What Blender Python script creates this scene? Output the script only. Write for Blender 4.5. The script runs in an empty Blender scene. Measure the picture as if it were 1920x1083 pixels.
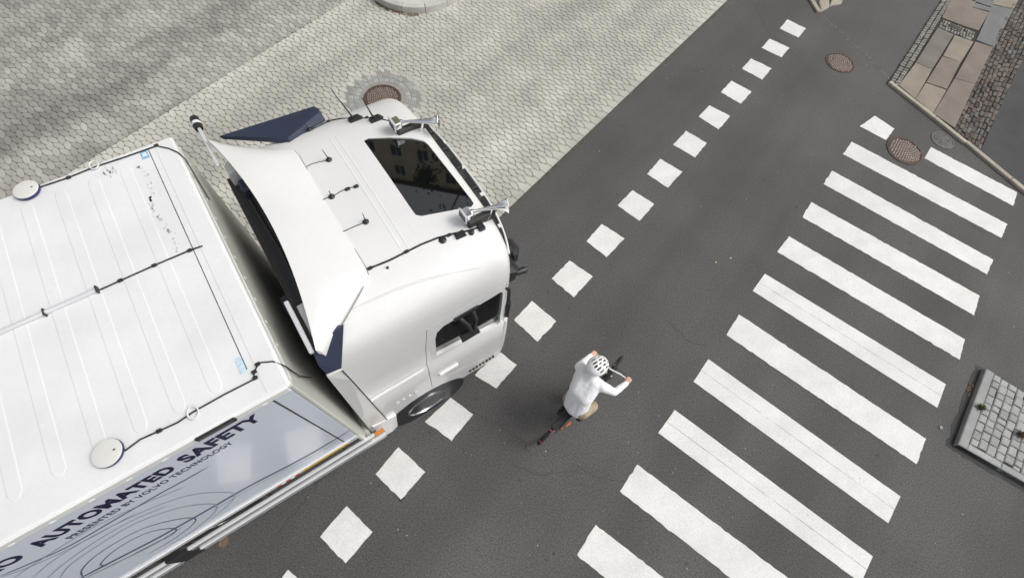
import bpy, bmesh, math, random
import numpy as np
from mathutils import Vector, Matrix
random.seed(7); rng = np.random.default_rng(7)
S = bpy.context.scene; C = S.collection; PI = math.pi
# ---------------------------------------------------------------- camera
W, H = 1920, 1083
CF, CP, CR, CH = 896.46, 1.1183, 0.1544, 7.126
def cam_axes():
    cp, sp = math.cos(CP), math.sin(CP)
    r = np.array([1, 0, 0.]); f = np.array([0, cp, -sp]); u = np.array([0, sp, cp])
    c, s = math.cos(CR), math.sin(CR)
    return c*r+s*u, -s*r+c*u, f
AX = cam_axes()
cd = bpy.data.cameras.new('camera'); cam = bpy.data.objects.new('camera', cd); C.objects.link(cam)
cd.sensor_width = 36; cd.lens = CF/W*36; cd.clip_start = .05; cd.clip_end = 3000
M = Matrix.Identity(4)
for i in range(3):
    M[i][0] = AX[0][i]; M[i][1] = AX[1][i]; M[i][2] = -AX[2][i]
M[2][3] = CH; cam.matrix_world = M; S.camera = cam
# ---------------------------------------------------------------- sky, sun, exposure
SUN_EL, SUN_AZ = math.radians(50), math.radians(8)      # azimuth measured from +X towards +Y
wd = bpy.data.worlds.new('World'); S.world = wd; wd.use_nodes = True
nt = wd.node_tree; bg = nt.nodes['Background']
sky = nt.nodes.new('ShaderNodeTexSky'); sky.sky_type = 'NISHITA'; sky.sun_disc = False
sky.sun_elevation = SUN_EL; sky.sun_rotation = PI/2-SUN_AZ; sky.dust_density = 4; sky.air_density = 1.0
hs = nt.nodes.new('ShaderNodeHueSaturation'); hs.inputs['Saturation'].default_value = .28
nt.links.new(sky.outputs[0], hs.inputs['Color']); nt.links.new(hs.outputs[0], bg.inputs[0]); bg.inputs[1].default_value = .14
sl = bpy.data.lights.new('sun', 'SUN'); so = bpy.data.objects.new('sun', sl); C.objects.link(so)
sl.energy = 1.15; sl.angle = math.radians(26); sl.color = (1, .97, .92)
sv = Vector((math.cos(SUN_EL)*math.cos(SUN_AZ), math.cos(SUN_EL)*math.sin(SUN_AZ), math.sin(SUN_EL)))
so.rotation_euler = sv.to_track_quat('Z', 'Y').to_euler(); so.location = (0, 0, 30)
S.view_settings.view_transform = 'Standard'; S.view_settings.look = 'None'
S.view_settings.exposure = 0.27; S.view_settings.gamma = 1; S.view_settings.use_curve_mapping = False
# ---------------------------------------------------------------- pixel helpers
def ray(px):
    px = np.asarray(px, float)
    d = np.stack([(px[..., 0]-W/2)/CF, -(px[..., 1]-H/2)/CF, np.ones(px.shape[:-1])], -1)
    return d @ np.array(AX)
def gp(px, z=0.):
    d = ray(px); t = (z-CH)/d[..., 2:3]
    return np.array([0, 0, CH])+t*d
def g2(px, z=0.): return gp(px, z)[..., :2]
def to_px(P):
    q = (np.asarray(P, float)-np.array([0, 0, CH])) @ np.array(AX).T
    return np.stack([W/2+CF*q[..., 0]/q[..., 2], H/2-CF*q[..., 1]/q[..., 2]], -1)
# truck frame: x forward, y to the truck's left, origin under the trailer's right front corner
TH = math.radians(41.5)
TO = np.array([*g2((545, 720), 3.7), 0]); TX = np.array([math.cos(TH), math.sin(TH), 0]); TY = np.array([-TX[1], TX[0], 0])
CAML = np.array([(np.array([0, 0, CH])-TO) @ TX, (np.array([0, 0, CH])-TO) @ TY, CH])
def lray(px): d = ray(px); return np.stack([d @ TX, d @ TY, d[..., 2]], -1)
def onY(px, y): d = lray(px); t = (y-CAML[1])/d[..., 1:2]; return CAML+t*d
def onZ(px, z): d = lray(px); t = (z-CAML[2])/d[..., 2:3]; return CAML+t*d
# ---------------------------------------------------------------- materials
MT = {}
def mat(name, col, rough=.5, metal=0., coat=0., var=0., scale=3., fine=0., fscale=60., bump=0., bscale=80., rand=None, ramt=0., spec=.5, hue=0., stains=None, alpha=None):
    if name in MT: return MT[name]
    m = bpy.data.materials.new(name); m.use_nodes = True; MT[name] = m
    n = m.node_tree.nodes; L = m.node_tree.links; b = n['Principled BSDF']
    b.inputs['Roughness'].default_value = rough; b.inputs['Metallic'].default_value = metal
    b.inputs['Coat Weight'].default_value = coat; b.inputs['Specular IOR Level'].default_value = spec
    col = tuple(col)+(1,); b.inputs['Base Color'].default_value = col
    val = None
    tc = n.new('ShaderNodeNewGeometry')
    def add(x):
        nonlocal val
        if val is None: val = x; return
        a = n.new('ShaderNodeMath'); a.operation = 'MULTIPLY'; L.new(val, a.inputs[0]); L.new(x, a.inputs[1]); val = a.outputs[0]
    def rng_(sock, lo, hi, f0=.3, f1=.7):
        r = n.new('ShaderNodeMapRange'); r.inputs[1].default_value = f0; r.inputs[2].default_value = f1
        r.inputs[3].default_value = lo; r.inputs[4].default_value = hi; L.new(sock, r.inputs[0]); return r.outputs[0]
    if var:
        t = n.new('ShaderNodeTexNoise'); t.inputs['Scale'].default_value = scale; t.inputs['Detail'].default_value = 6; L.new(tc.outputs['Position'], t.inputs['Vector'])
        add(rng_(t.outputs[0], 1-var, 1+var))
    if fine:
        t = n.new('ShaderNodeTexNoise'); t.inputs['Scale'].default_value = fscale; t.inputs['Detail'].default_value = 3; t.inputs['Roughness'].default_value = .7; L.new(tc.outputs['Position'], t.inputs['Vector'])
        add(rng_(t.outputs[0], 1-fine, 1+fine))
    rs = None
    if rand:
        if rand == 'island': rs = tc.outputs['Random Per Island']
        else: rs = n.new('ShaderNodeObjectInfo').outputs['Random']
        add(rng_(rs, 1-ramt, 1+ramt, 0, 1))
    if stains:                                            # long streaks worn along one heading: (heading, lo, hi, across scale)
        hd, lo, hi, sc = stains
        mp = n.new('ShaderNodeMapping'); mp.vector_type = 'TEXTURE'; mp.inputs['Rotation'].default_value = (0, 0, hd); mp.inputs['Scale'].default_value = (9, 1, 1)
        L.new(tc.outputs['Position'], mp.inputs[0])
        t = n.new('ShaderNodeTexNoise'); t.inputs['Scale'].default_value = sc; t.inputs['Detail'].default_value = 4; L.new(mp.outputs[0], t.inputs['Vector'])
        add(rng_(t.outputs[0], lo, hi, .36, .6))
    if val is not None:
        h = n.new('ShaderNodeHueSaturation'); h.inputs['Color'].default_value = col; L.new(val, h.inputs['Value']); L.new(h.outputs[0], b.inputs['Base Color'])
        if hue and rs is not None:
            w = n.new('ShaderNodeTexWhiteNoise'); w.noise_dimensions = '1D'; L.new(rs, w.inputs['W'])
            L.new(rng_(w.outputs[0], .5-hue, .5+hue, 0, 1), h.inputs['Hue'])
            L.new(rng_(w.outputs[0], 1.6, .3, 0, 1), h.inputs['Saturation'])
    if bump:
        t = n.new('ShaderNodeTexNoise'); t.inputs['Scale'].default_value = bscale; t.inputs['Detail'].default_value = 4; L.new(tc.outputs['Position'], t.inputs['Vector'])
        bp = n.new('ShaderNodeBump'); bp.inputs['Strength'].default_value = bump; bp.inputs['Distance'].default_value = .01; L.new(t.outputs[0], bp.inputs['Height']); L.new(bp.outputs[0], b.inputs['Normal'])
    return m
ASPH = mat('asphalt', (.080, .0772, .0745), .85, var=.15, scale=.55, fine=.55, fscale=48, bump=.5, bscale=90, stains=(math.radians(58), .86, 1.08, .8))
ASPH2 = mat('footpath_asphalt', (.045, .045, .046), .85, var=.2, scale=1.5, fine=.45, fscale=70, bump=.5)
EARTH = mat('joint_sand', (.35, .335, .29), .95, var=.3, scale=4, fine=.3)
PAINT = mat('road_paint', (.68, .675, .65), .7, var=.05, scale=3.5, fine=.10, fscale=38, bump=.35, stains=(math.radians(20), .93, 1.02, 1.6))
LANE = mat('paver_lane', (.325, .314, .286), .85, var=.16, scale=1.6, fine=.08, fscale=40, rand='island', ramt=.17, bump=.3, stains=(math.radians(57), .70, 1.16, .8))
PLAZA = mat('paver_plaza', (.50, .487, .435), .85, var=.12, scale=1.1, fine=.07, fscale=40, rand='island', ramt=.07, bump=.3, stains=(math.radians(58), .74, 1.05, .7))
PLAZAO = mat('paver_plaza_single', (.50, .487, .435), .85, var=.12, scale=1.1, fine=.07, fscale=40, rand='object', ramt=.07, bump=.3, stains=(math.radians(58), .74, 1.05, .7))
WHITE = mat('white_paint', (.70, .70, .685), .3, coat=.35, var=.035, scale=1.6, fine=.015, fscale=25)
ROOFW = mat('roof_white', (.70, .70, .70), .5, var=.05, scale=2.5, fine=.02, fscale=30)
PANEL = mat('trailer_panel', (.63, .68, .755), .2, coat=.3, var=.03, scale=.7)
FRONTP = mat('trailer_front', (.55, .55, .50), .5, var=.08, scale=1.2)
ALU = mat('aluminium', (.72, .73, .74), .35, metal=.35, var=.05)
RAILW = mat('rail_grey', (.70, .70, .67), .5, var=.05)
CHROME = mat('chrome', (.85, .85, .85), .07, metal=1)
BLACKP = mat('black_plastic', (.018, .018, .02), .45, var=.15, scale=9)
RUBBER = mat('rubber', (.022, .022, .022), .8, var=.2, scale=8)
DARK = mat('dark_metal', (.035, .034, .033), .6, var=.25, scale=5)
NAVY = mat('navy_paint', (.024, .032, .062), .42, var=.08)
INK = mat('navy_ink', (.006, .008, .045), .4)
LINEI = mat('line_ink', (.075, .10, .18), .3)
LINE2 = mat('line_ink_pale', (.27, .32, .42), .3)
GLASSR = mat('tinted_roof_glass', (.004, .0045, .005), .02, spec=.95, coat=1.)
GLASS = mat('dark_glass', (.006, .007, .008), .03, spec=.6)
RUST = mat('rusty_iron', (.085, .052, .038), .8, var=.25, scale=12, fine=.3, bump=.4)
STUD = mat('worn_iron', (.30, .255, .225), .6, metal=.2, var=.25, scale=14, fine=.2)
IRON = mat('grey_iron', (.13, .125, .118), .7, var=.25, scale=12, fine=.2, bump=.3)
GRAN = mat('granite', (.31, .32, .31), .85, var=.1, scale=6, fine=.25, fscale=90, rand='object', ramt=.14, bump=.4)
GRANI = mat('granite_setts', (.21, .205, .18), .85, var=.1, scale=6, fine=.25, fscale=90, rand='island', ramt=.25, bump=.4)
KERBM = mat('kerb_granite', (.36, .325, .265), .85, var=.12, scale=4, fine=.22, fscale=90, rand='object', ramt=.1, bump=.4)
CONC = mat('pale_concrete', (.52, .51, .48), .85, var=.08, scale=3, fine=.1, bump=.3)
SLABS = [mat('slab_'+n, c, .85, var=.13, scale=2.5, fine=.25, fscale=60, bump=.4) for n, c in (('sand', (.25, .215, .17)), ('grey', (.16, .145, .125)), ('rose', (.19, .16, .135)), ('blue', (.15, .155, .152)))]
COBB = mat('cobbles', (.10, .085, .071), .85, var=.2, scale=3, fine=.25, fscale=60, rand='island', ramt=.45, hue=.03, bump=.5)
COBJ = mat('cobble_joint', (.035, .03, .024), .95, var=.3, scale=5)
DUST = mat('dust', (.19, .18, .165), .95, var=.3, scale=8, fine=.3)
# ---------------------------------------------------------------- mesh helpers
class MB:
    def __init__(s): s.v = []; s.f = []; s.m = []; s.k = 0
    def add(s, vs, fs):
        o = len(s.v); s.v += [tuple(map(float, p)) for p in vs]; s.f += [tuple(i+o for i in f) for f in fs]; s.m += [s.k]*len(fs); return s
    def box(s, a, b):
        (x0, y0, z0), (x1, y1, z1) = a, b
        return s.add([(x0,y0,z0),(x1,y0,z0),(x1,y1,z0),(x0,y1,z0),(x0,y0,z1),(x1,y0,z1),(x1,y1,z1),(x0,y1,z1)], [(0,3,2,1),(4,5,6,7),(0,1,5,4),(1,2,6,5),(2,3,7,6),(3,0,4,7)])
    def bbox(s, a, b, c=.01):                              # bevelled box
        a = np.array(a, float); b = np.array(b, float); vs = []; 
        for k in (0, 1, 2):
            for i in range(8):
                p = [(b if (i >> j) & 1 else a)[j] for j in range(3)]
                for j in range(3):
                    if j != k: p[j] += c*(-1 if (i >> j) & 1 else 1)
                vs.append(p)
        return s.hull(vs)
    def hull(s, vs):
        bm = bmesh.new()
        for p in vs: bm.verts.new(p)
        bmesh.ops.convex_hull(bm, input=bm.verts)
        lo = [v for v in bm.verts if not v.link_faces]
        bmesh.ops.delete(bm, geom=lo, context='VERTS')
        bmesh.ops.dissolve_limit(bm, angle_limit=.01, verts=bm.verts, edges=bm.edges)
        bm.verts.index_update()
        s.add([v.co for v in bm.verts], [[v.index for v in f.verts] for f in bm.faces]); bm.free(); return s
    def prism(s, poly, z0, z1, ch=0.):                     # poly: [(x,y)] ccw
        n = len(poly); poly = [tuple(p[:2]) for p in poly]
        A = sum(poly[i][0]*poly[(i+1) % n][1]-poly[(i+1) % n][0]*poly[i][1] for i in range(n))
        if A < 0: poly = poly[::-1]
        vs = [(x, y, z0) for x, y in poly]
        if ch:
            cx = sum(x for x, _ in poly)/n; cy = sum(y for _, y in poly)/n
            vs += [(x, y, z1-ch*.7) for x, y in poly]
            ins = inset(poly, ch); vs += [(x, y, z1) for x, y in ins]; r = 3
        else: vs += [(x, y, z1) for x, y in poly]; r = 2
        fs = [tuple(range(n))[::-1], tuple(range((r-1)*n, r*n))]
        for k in range(r-1):
            for i in range(n): j = (i+1) % n; fs.append((k*n+i, k*n+j, (k+1)*n+j, (k+1)*n+i))
        return s.add(vs, fs)
    def tube(s, pts, r, n=8, cap=True):
        pts = [Vector(p) for p in pts]; rs = r if isinstance(r, (list, tuple)) else [r]*len(pts)
        up = None; rings = []
        for i, p in enumerate(pts):
            d = (pts[min(i+1, len(pts)-1)]-pts[max(i-1, 0)]).normalized()
            if up is None: up = d.orthogonal().normalized()
            up = (up-d*up.dot(d)).normalized(); sd = d.cross(up)
            rings.append([p+(up*math.cos(2*PI*k/n)+sd*math.sin(2*PI*k/n))*rs[i] for k in range(n)])
        vs = [v for g in rings for v in g]; fs = []
        for i in range(len(pts)-1):
            for k in range(n): fs.append((i*n+k, i*n+(k+1) % n, (i+1)*n+(k+1) % n, (i+1)*n+k))
        if cap: fs += [tuple(range(n))[::-1], tuple(range((len(pts)-1)*n, len(pts)*n))]
        return s.add(vs, fs)
    def lathe(s, c, ax, prof, n=24):                       # prof: [(along, radius)]
        c = Vector(c); ax = Vector(ax).normalized(); u = ax.orthogonal().normalized(); w = ax.cross(u); vs = []; fs = []
        for a, r in prof:
            for k in range(n): t = 2*PI*k/n; vs.append(c+ax*a+(u*math.cos(t)+w*math.sin(t))*r)
        m = len(prof)
        for i in range(m-1):
            for k in range(n): fs.append((i*n+k, i*n+(k+1) % n, (i+1)*n+(k+1) % n, (i+1)*n+k))
        fs += [tuple(range(n))[::-1], tuple(range((m-1)*n, m*n))]
        return s.add(vs, fs)
    def grid(s, G):
        r, c = len(G), len(G[0])
        return s.add([p for row in G for p in row], [(i*c+j, i*c+j+1, (i+1)*c+j+1, (i+1)*c+j) for i in range(r-1) for j in range(c-1)])
    def mesh(s, name, mats, smooth=0.):
        me = bpy.data.meshes.new(name); me.from_pydata(s.v, [], s.f)
        mats = mats if isinstance(mats, (list, tuple)) else [mats]
        for m in mats: me.materials.append(m)
        if len(mats) > 1: me.polygons.foreach_set('material_index', s.m)
        bm = bmesh.new(); bm.from_mesh(me); bmesh.ops.recalc_face_normals(bm, faces=bm.faces) if len(s.f) < 60000 else None
        if smooth:
            for f in bm.faces: f.smooth = True
            for e in bm.edges: e.smooth = len(e.link_faces) == 2 and e.calc_face_angle(0) < math.radians(smooth)
        bm.to_mesh(me); bm.free(); me.update(); return me
    def build(s, name, mats, parent=None, smooth=0., loc=(0, 0, 0)):
        return obj(name, s.mesh(name, mats, smooth), parent, loc)
def inset(poly, d):
    n = len(poly); out = []
    for i in range(n):
        p0, p, p1 = (np.array(poly[k % n]) for k in (i-1, i, i+1))
        e0 = p-p0; e1 = p1-p; n0 = np.array([-e0[1], e0[0]])/max(1e-9, np.hypot(*e0)); n1 = np.array([-e1[1], e1[0]])/max(1e-9, np.hypot(*e1))
        b = n0+n1; out.append(tuple(p+b*d/max(.3, b @ b/2)))
    return out
def obj(name, me, parent=None, loc=(0, 0, 0)):
    o = bpy.data.objects.new(name, me); C.objects.link(o); o.location = loc
    if parent is not None: o.parent = parent
    return o
def empty(name, loc=(0, 0, 0), rz=0.):
    o = bpy.data.objects.new(name, None); C.objects.link(o); o.location = loc; o.rotation_euler = (0, 0, rz); o.empty_display_size = .2; return o
def tag(o, label=None, cat=None, group=None, kind=None):
    for k, v in (('label', label), ('category', cat), ('group', group), ('kind', kind)):
        if v: o[k] = v
    return o
def evaluated(o):
    dg = bpy.context.evaluated_depsgraph_get(); me = bpy.data.meshes.new_from_object(o.evaluated_get(dg)); return me
def sharpen(me, ang=35):
    bm = bmesh.new(); bm.from_mesh(me)
    for f in bm.faces: f.smooth = True
    for e in bm.edges: e.smooth = len(e.link_faces) == 2 and e.calc_face_angle(0) < math.radians(ang)
    bm.to_mesh(me); bm.free()
def boolean(me, cutters, op='DIFFERENCE'):
    o = obj('tmp', me); cs = []
    for c in cutters:
        k = obj('cut', c); cs.append(k); md = o.modifiers.new('b', 'BOOLEAN'); md.operation = op; md.object = k; md.solver = 'EXACT'
    r = evaluated(o)
    for k in cs+[o]: bpy.data.objects.remove(k)
    return r
# ---------------------------------------------------------------- ground, road, markings
gnd = MB(); gnd.add([(-400, -400, -.09), (400, -400, -.09), (400, 400, -.09), (-400, 400, -.09)], [(0, 1, 2, 3)])
tag(gnd.build('ground', mat('ground_soil', (.12, .11, .1), .95, var=.2, scale=.3)), kind='structure')
E0 = g2((1365, 0)); E1 = g2((955, 390)); ED = (E1-E0)/np.linalg.norm(E1-E0); EN = np.array([ED[1], -ED[0]])   # along the paving edge, and into the paving
if EN @ (g2((300, 100))-E0) < 0: EN = -EN
EA = E0-ED*40; EB = E0+ED*60
road = MB(); R0 = [EA, EB, EB-EN*60, EA-EN*60]; road.add([(*p, 0) for p in R0], [(0, 1, 2, 3)])
ROAD = tag(road.build('road', ASPH), kind='structure')
def ragged(poly, amp=.004, step=.07):
    out = []; n = len(poly)
    for i in range(n):
        a = np.array(poly[i]); b = np.array(poly[(i+1) % n]); k = max(1, int(np.hypot(*(b-a))/step))
        nn = np.array([-(b-a)[1], (b-a)[0]])/max(1e-6, np.hypot(*(b-a)))
        for j in range(k): out.append(tuple(a+(b-a)*j/k+nn*random.gauss(0, amp)))
    return out
def marking(name, poly, split=False):
    P = [np.array(p) for p in poly]
    mb = MB()
    if split:                                               # two runs of thermoplastic side by side
        f = random.uniform(.47, .53); g = .0022
        l = P[0]+(P[3]-P[0])*f; r = P[1]+(P[2]-P[1])*f; dn = (P[3]-P[0])/np.hypot(*(P[3]-P[0]))
        for q in ([P[0], P[1], r-dn*g, l-dn*g], [l+dn*g, r+dn*g, P[2], P[3]]): mb.prism(ragged(q, .0012, .09), -.002, .005)
    else: mb.prism(ragged(poly, .004, .06), -.002, .005)
    mb.build(name, PAINT, ROAD)
SQ = [[(1462,54),(1476,37),(1511,54),(1497,71)],[(1428,90),(1443,73),(1480,90),(1465,108)],[(1391,129),(1408,110),(1446.5,128.5),(1429,149.5)],[(1351,173),(1371,152),(1409,172),(1389,195)],
 [(1310,219),(1330,198),(1369,218),(1347.5,243)],[(1262.5,271.5),(1286,245.5),(1325,268.5),(1303.5,295.5)],[(1213.5,326.5),(1238,298),(1279,322),(1252,352)],[(1158,385),(1186,357),(1227,383),(1199,414)],
 [(1099,452),(1128,420),(1171,447),(1137,482)],[(1034,522),(1068,488),(1111,518),(1076,557)],[(964,600),(997,564),(1043,602),(1008,640)],[(890,703),(934,658),(968.5,683),(931,728)],
 [(797,790),(845,745),(887,776),(847,826)],[(704,888),(747,838),(797,884),(752,935)],[(600,1005),(650,948),(699,997),(648,1055)],[(495,1128),(541,1066),(594,1115),(540,1185)]]
for q in SQ: marking('marking_square', g2(q), False)
STL = [[(1640,217),(1677,242),(1661,263),(1612,237)],[(1745,276),(1907,361),(1899,386),(1733,297)],[(1597,266),(1888,420),(1877,446),(1580,289)],[(1560,320),(1862,487),(1850,514),(1544,345)],[(1521,379),(1836,554),(1826,591),(1504,407)],
 [(1479,443),(1809,636),(1799,674),(1457,472)],[(1434,513),(1773,720),(1757,764),(1411,545)],[(1385,589),(1736,822),(1718,869),(1362,628)],[(1328,673),(1688,930),(1665,980),(1300,715)],[(1265,768),(1636,1042),(1614,1092),(1234,811)],
 [(1195,870),(1580,1160),(1548,1222),(1162,920)],[(1117,983),(1510,1290),(1475,1360),(1082,1039)]]
for i, q in enumerate(STL): marking('crossing_stripe', g2(q), i in (6, 8, 9))
# thin tar cracks and stones on the asphalt
spk = MB()
for _ in range(260):
    p = g2((random.uniform(560, 1900), random.uniform(20, 1075))); r = random.uniform(.004, .011)
    if (p-E0) @ EN > -.1: continue
    a = random.uniform(0, PI); spk.hull([(p[0]+r*math.cos(a+k*1.25)*random.uniform(.6, 1), p[1]+r*math.sin(a+k*1.25)*random.uniform(.6, 1), z) for k in range(5) for z in (0, r*.7)])
tag(spk.build('grit', mat('grit', (.30, .28, .25), .9, rand='island', ramt=.75), ROAD), kind='stuff')
gm = MB()
n_ = 150; up = [E0+ED*(-3+19*k/n_)+EN*.002 for k in range(n_+1)]; lo = [E0+ED*(-3+19*k/n_)-EN*(.025+.03*abs(math.sin(k*.37)+math.sin(k*.11+1))*random.uniform(.3, 1)) for k in range(n_+1)]
gm.prism([tuple(p) for p in up]+[tuple(p) for p in lo[::-1]], -.002, .0028)
tag(gm.build('edge_grime', mat('grime', (.075, .07, .052), .95, var=.3, scale=9, fine=.3), ROAD), kind='stuff')
ck = MB()
def crack(px, w=.007):
    P = g2(px); pts = []
    for i in range(len(P)-1):
        k = max(3, int(np.hypot(*(P[i+1]-P[i]))/.05))
        pts += [P[i]+(P[i+1]-P[i])*j/k+rng.normal(0, .012, 2) for j in range(k)]
    pts = np.array(pts); d = np.gradient(pts, axis=0); d /= np.linalg.norm(d, axis=1)[:, None]+1e-9; nn = np.stack([-d[:, 1], d[:, 0]], -1)
    ww = w*(.4+.6*rng.random(len(pts)))[:, None]
    ck.grid([[(*(a+b), .0025), (*(a-b), .0025)] for a, b in zip(pts, nn*ww/2)])
for q in ([(960,870),(1010,890),(1090,880)], [(1080,870),(1120,895),(1190,905)], [(940,800),(985,830),(1000,860)], [(880,770),(920,790),(960,800)], [(1420,20),(1440,60),(1500,110)], [(1250,600),(1290,640),(1330,650)], [(520,1000),(600,900),(640,880)], [(1790,390),(1820,420),(1850,440)]): crack(q)
tag(ck.build('cracks', mat('crack', (.03, .028, .026), .9), ROAD), kind='stuff')
os_ = MB()
for _ in range(120):
    p = g2((random.uniform(560, 1900), random.uniform(20, 1075))); r = random.uniform(.008, .028)*(2.2 if random.random() < .1 else 1)
    if (p-E0) @ EN > -.1: continue
    os_.prism([(p[0]+r*math.cos(k*.7)*random.uniform(.6, 1.1), p[1]+r*math.sin(k*.7)*random.uniform(.6, 1.1)) for k in range(9)], -.001, .0022)
tag(os_.build('oil_spots', mat('oil', (.05, .047, .045), .7, rand='island', ramt=.4), ROAD), kind='stuff')
# ---------------------------------------------------------------- interlocking paving
PL, PC = .208, .104                                       # stone length (across the street edge) and column pitch
base = MB(); Q = [EA, EB, EB+EN*40, EA+EN*40]; base.add([(*p, -.028) for p in Q], [(0, 1, 2, 3)])
PAV = tag(base.build('paved_street', EARTH), kind='structure')
JW, KS = .040, .9
def rnd_corners(poly, c):
    out = []; n = len(poly)
    for i in range(n):
        p0, p, p1 = (np.array(poly[k % n], float) for k in (i-1, i, i+1))
        out += [tuple(p+(p0-p)*min(.4, c/np.hypot(*(p0-p)))), tuple(p+(p1-p)*min(.4, c/np.hypot(*(p1-p))))]
    return out
def hexa(k):                                                # x along the edge, y into the paving; alternate columns lean the other way
    m = PC-JW
    return [(-JW, -PL/2-JW*k), (JW, -PL/2+JW*k), (m, JW*k), (JW, PL/2+JW*k), (-JW, PL/2-JW*k), (-m, -JW*k)]
def shape(poly, gap=.0032, c=.023): return rnd_corners(inset(poly, gap), c)
POLY = [shape(hexa(-KS)), shape(hexa(KS))]
MH = g2((717, 184))                                         # manhole in the paving
SA = g2((650, 0)); SB = g2((240, 255)); SD = (SB-SA)/np.linalg.norm(SB-SA); SN = np.array([SD[1], -SD[0]])
if SN @ EN < 0: SN = -SN
tri = [g2((708, 6)), g2((770, 26)), g2((850, 8))]
def circ(a, b, c):
    A = 2*np.array([b-a, c-a]); r = np.array([b @ b-a @ a, c @ c-a @ a]); o = np.linalg.solve(A, r); return o, np.hypot(*(o-a))
IC, IR = circ(*tri)
big = {'plaza': MB(), 'lane': MB()}
def stone(mb, poly, z0=-.03, dz=0.): mb.prism(poly, z0, dz, .005)
tr_out = np.array([(0,340),(318,240),(385,215),(600,190),(760,205),(960,390),(970,600),(880,720),(740,810),(690,800),(0,1083)], float)
def inpoly(p, poly):
    x, y = p; c = False; n = len(poly)
    for i in range(n):
        (x0, y0), (x1, y1) = poly[i], poly[(i+1) % n]
        if (y0 > y) != (y1 > y) and x < (x1-x0)*(y-y0)/(y1-y0)+x0: c = not c
    return c
def clip(poly, o, n, d):                                    # keep the side where (p-o).n > d
    out = []; m = len(poly); f = [(np.array(p)-o) @ n-d for p in poly]
    for i in range(m):
        j = (i+1) % m; a_, b_ = np.array(poly[i]), np.array(poly[j])
        if f[i] > 0: out.append(tuple(a_))
        if (f[i] > 0) != (f[j] > 0): out.append(tuple(a_+(b_-a_)*f[i]/(f[i]-f[j])))
    return out
def area(q): return abs(sum(q[i][0]*q[(i+1) % len(q)][1]-q[(i+1) % len(q)][0]*q[i][1] for i in range(len(q))))/2
T0 = .16
cells = []
for i in range(int(-3.6/PC), int(15.6/PC)):
    par = i % 2
    for j in range(0, 58):
        al = i*PC; dd = T0+PL/2+j*PL+(PC if par else 0); w = E0+ED*al+EN*dd
        if np.hypot(*(w-MH)) < .72 or np.hypot(*(w-IC)) < IR-.12: continue
        px = to_px((*w, 0)); infr = -40 < px[0] < 1960 and -40 < px[1] < 1120
        if not infr and dd > 10.8: continue
        cells.append((par, w, (w-SA) @ SN, px, infr))
vis = [(np.hypot(w[0], w[1]), k) for k, (par, w, sd, px, inf) in enumerate(cells) if inf and sd < -.15 and 0 < px[0] < W and 0 < px[1] < H and (not inpoly(px, tr_out) or inpoly(px, [(360,290),(400,300),(560,560),(545,590)]))]
vis.sort(); single = {k for _, k in vis[:258]}
W2 = lambda w, poly: [tuple(w+ED*p[0]+EN*p[1]) for p in poly]
PME = []
for par in (0, 1):
    mb = MB(); mb.prism(W2(np.zeros(2), POLY[par]), -.03, 0, .005); PME.append(mb.mesh('paver', PLAZAO))
for k, (par, w, sd, px, inf) in enumerate(cells):
    dz = random.uniform(-.0015, .0015)
    if k in single: obj('paver', PME[par], PAV, (w[0], w[1], dz)); continue
    q = W2(w, POLY[par])
    if abs(sd) > .15: stone(big['plaza' if sd < 0 else 'lane'], q, dz=dz)
    else:                                                   # stones cut along the straight joint between the two lanes
        for n_, key in ((SN, 'lane'), (-SN, 'plaza')):
            c_ = clip(q, SA, n_, .004)
            if len(c_) > 2 and area(c_) > .0012: big[key].prism(c_, -.03, dz, 0)
for k in range(int(-3.4/PL), int(15.4/PL)):                 # edge course: mitred stones along the asphalt
    a = k*PL+PC; g = .0045
    pts = [(-PC, .0), (PC, .0), (PC, T0), (PC-JW, T0+JW*KS), (JW, T0+PC+JW*KS), (-JW, T0+PC-JW*KS), (-PC+JW, T0-JW*KS), (-PC, T0)]
    poly = W2(E0+ED*a, inset(pts, g)); px = to_px((*(E0+ED*a+EN*.1), 0)); dz = random.uniform(-.001, .0015)
    if 930 < px[0] < 1200 and 0 < px[1] < 420:
        mb = MB(); stone(mb, poly, dz=dz); mb.build('paver', PLAZAO, PAV)
    else: stone(big['plaza'], poly, dz=dz)
tag(big['plaza'].build('pavers', PLAZA, PAV), kind='stuff'); tag(big['lane'].build('pavers', LANE, PAV), kind='stuff')
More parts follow.
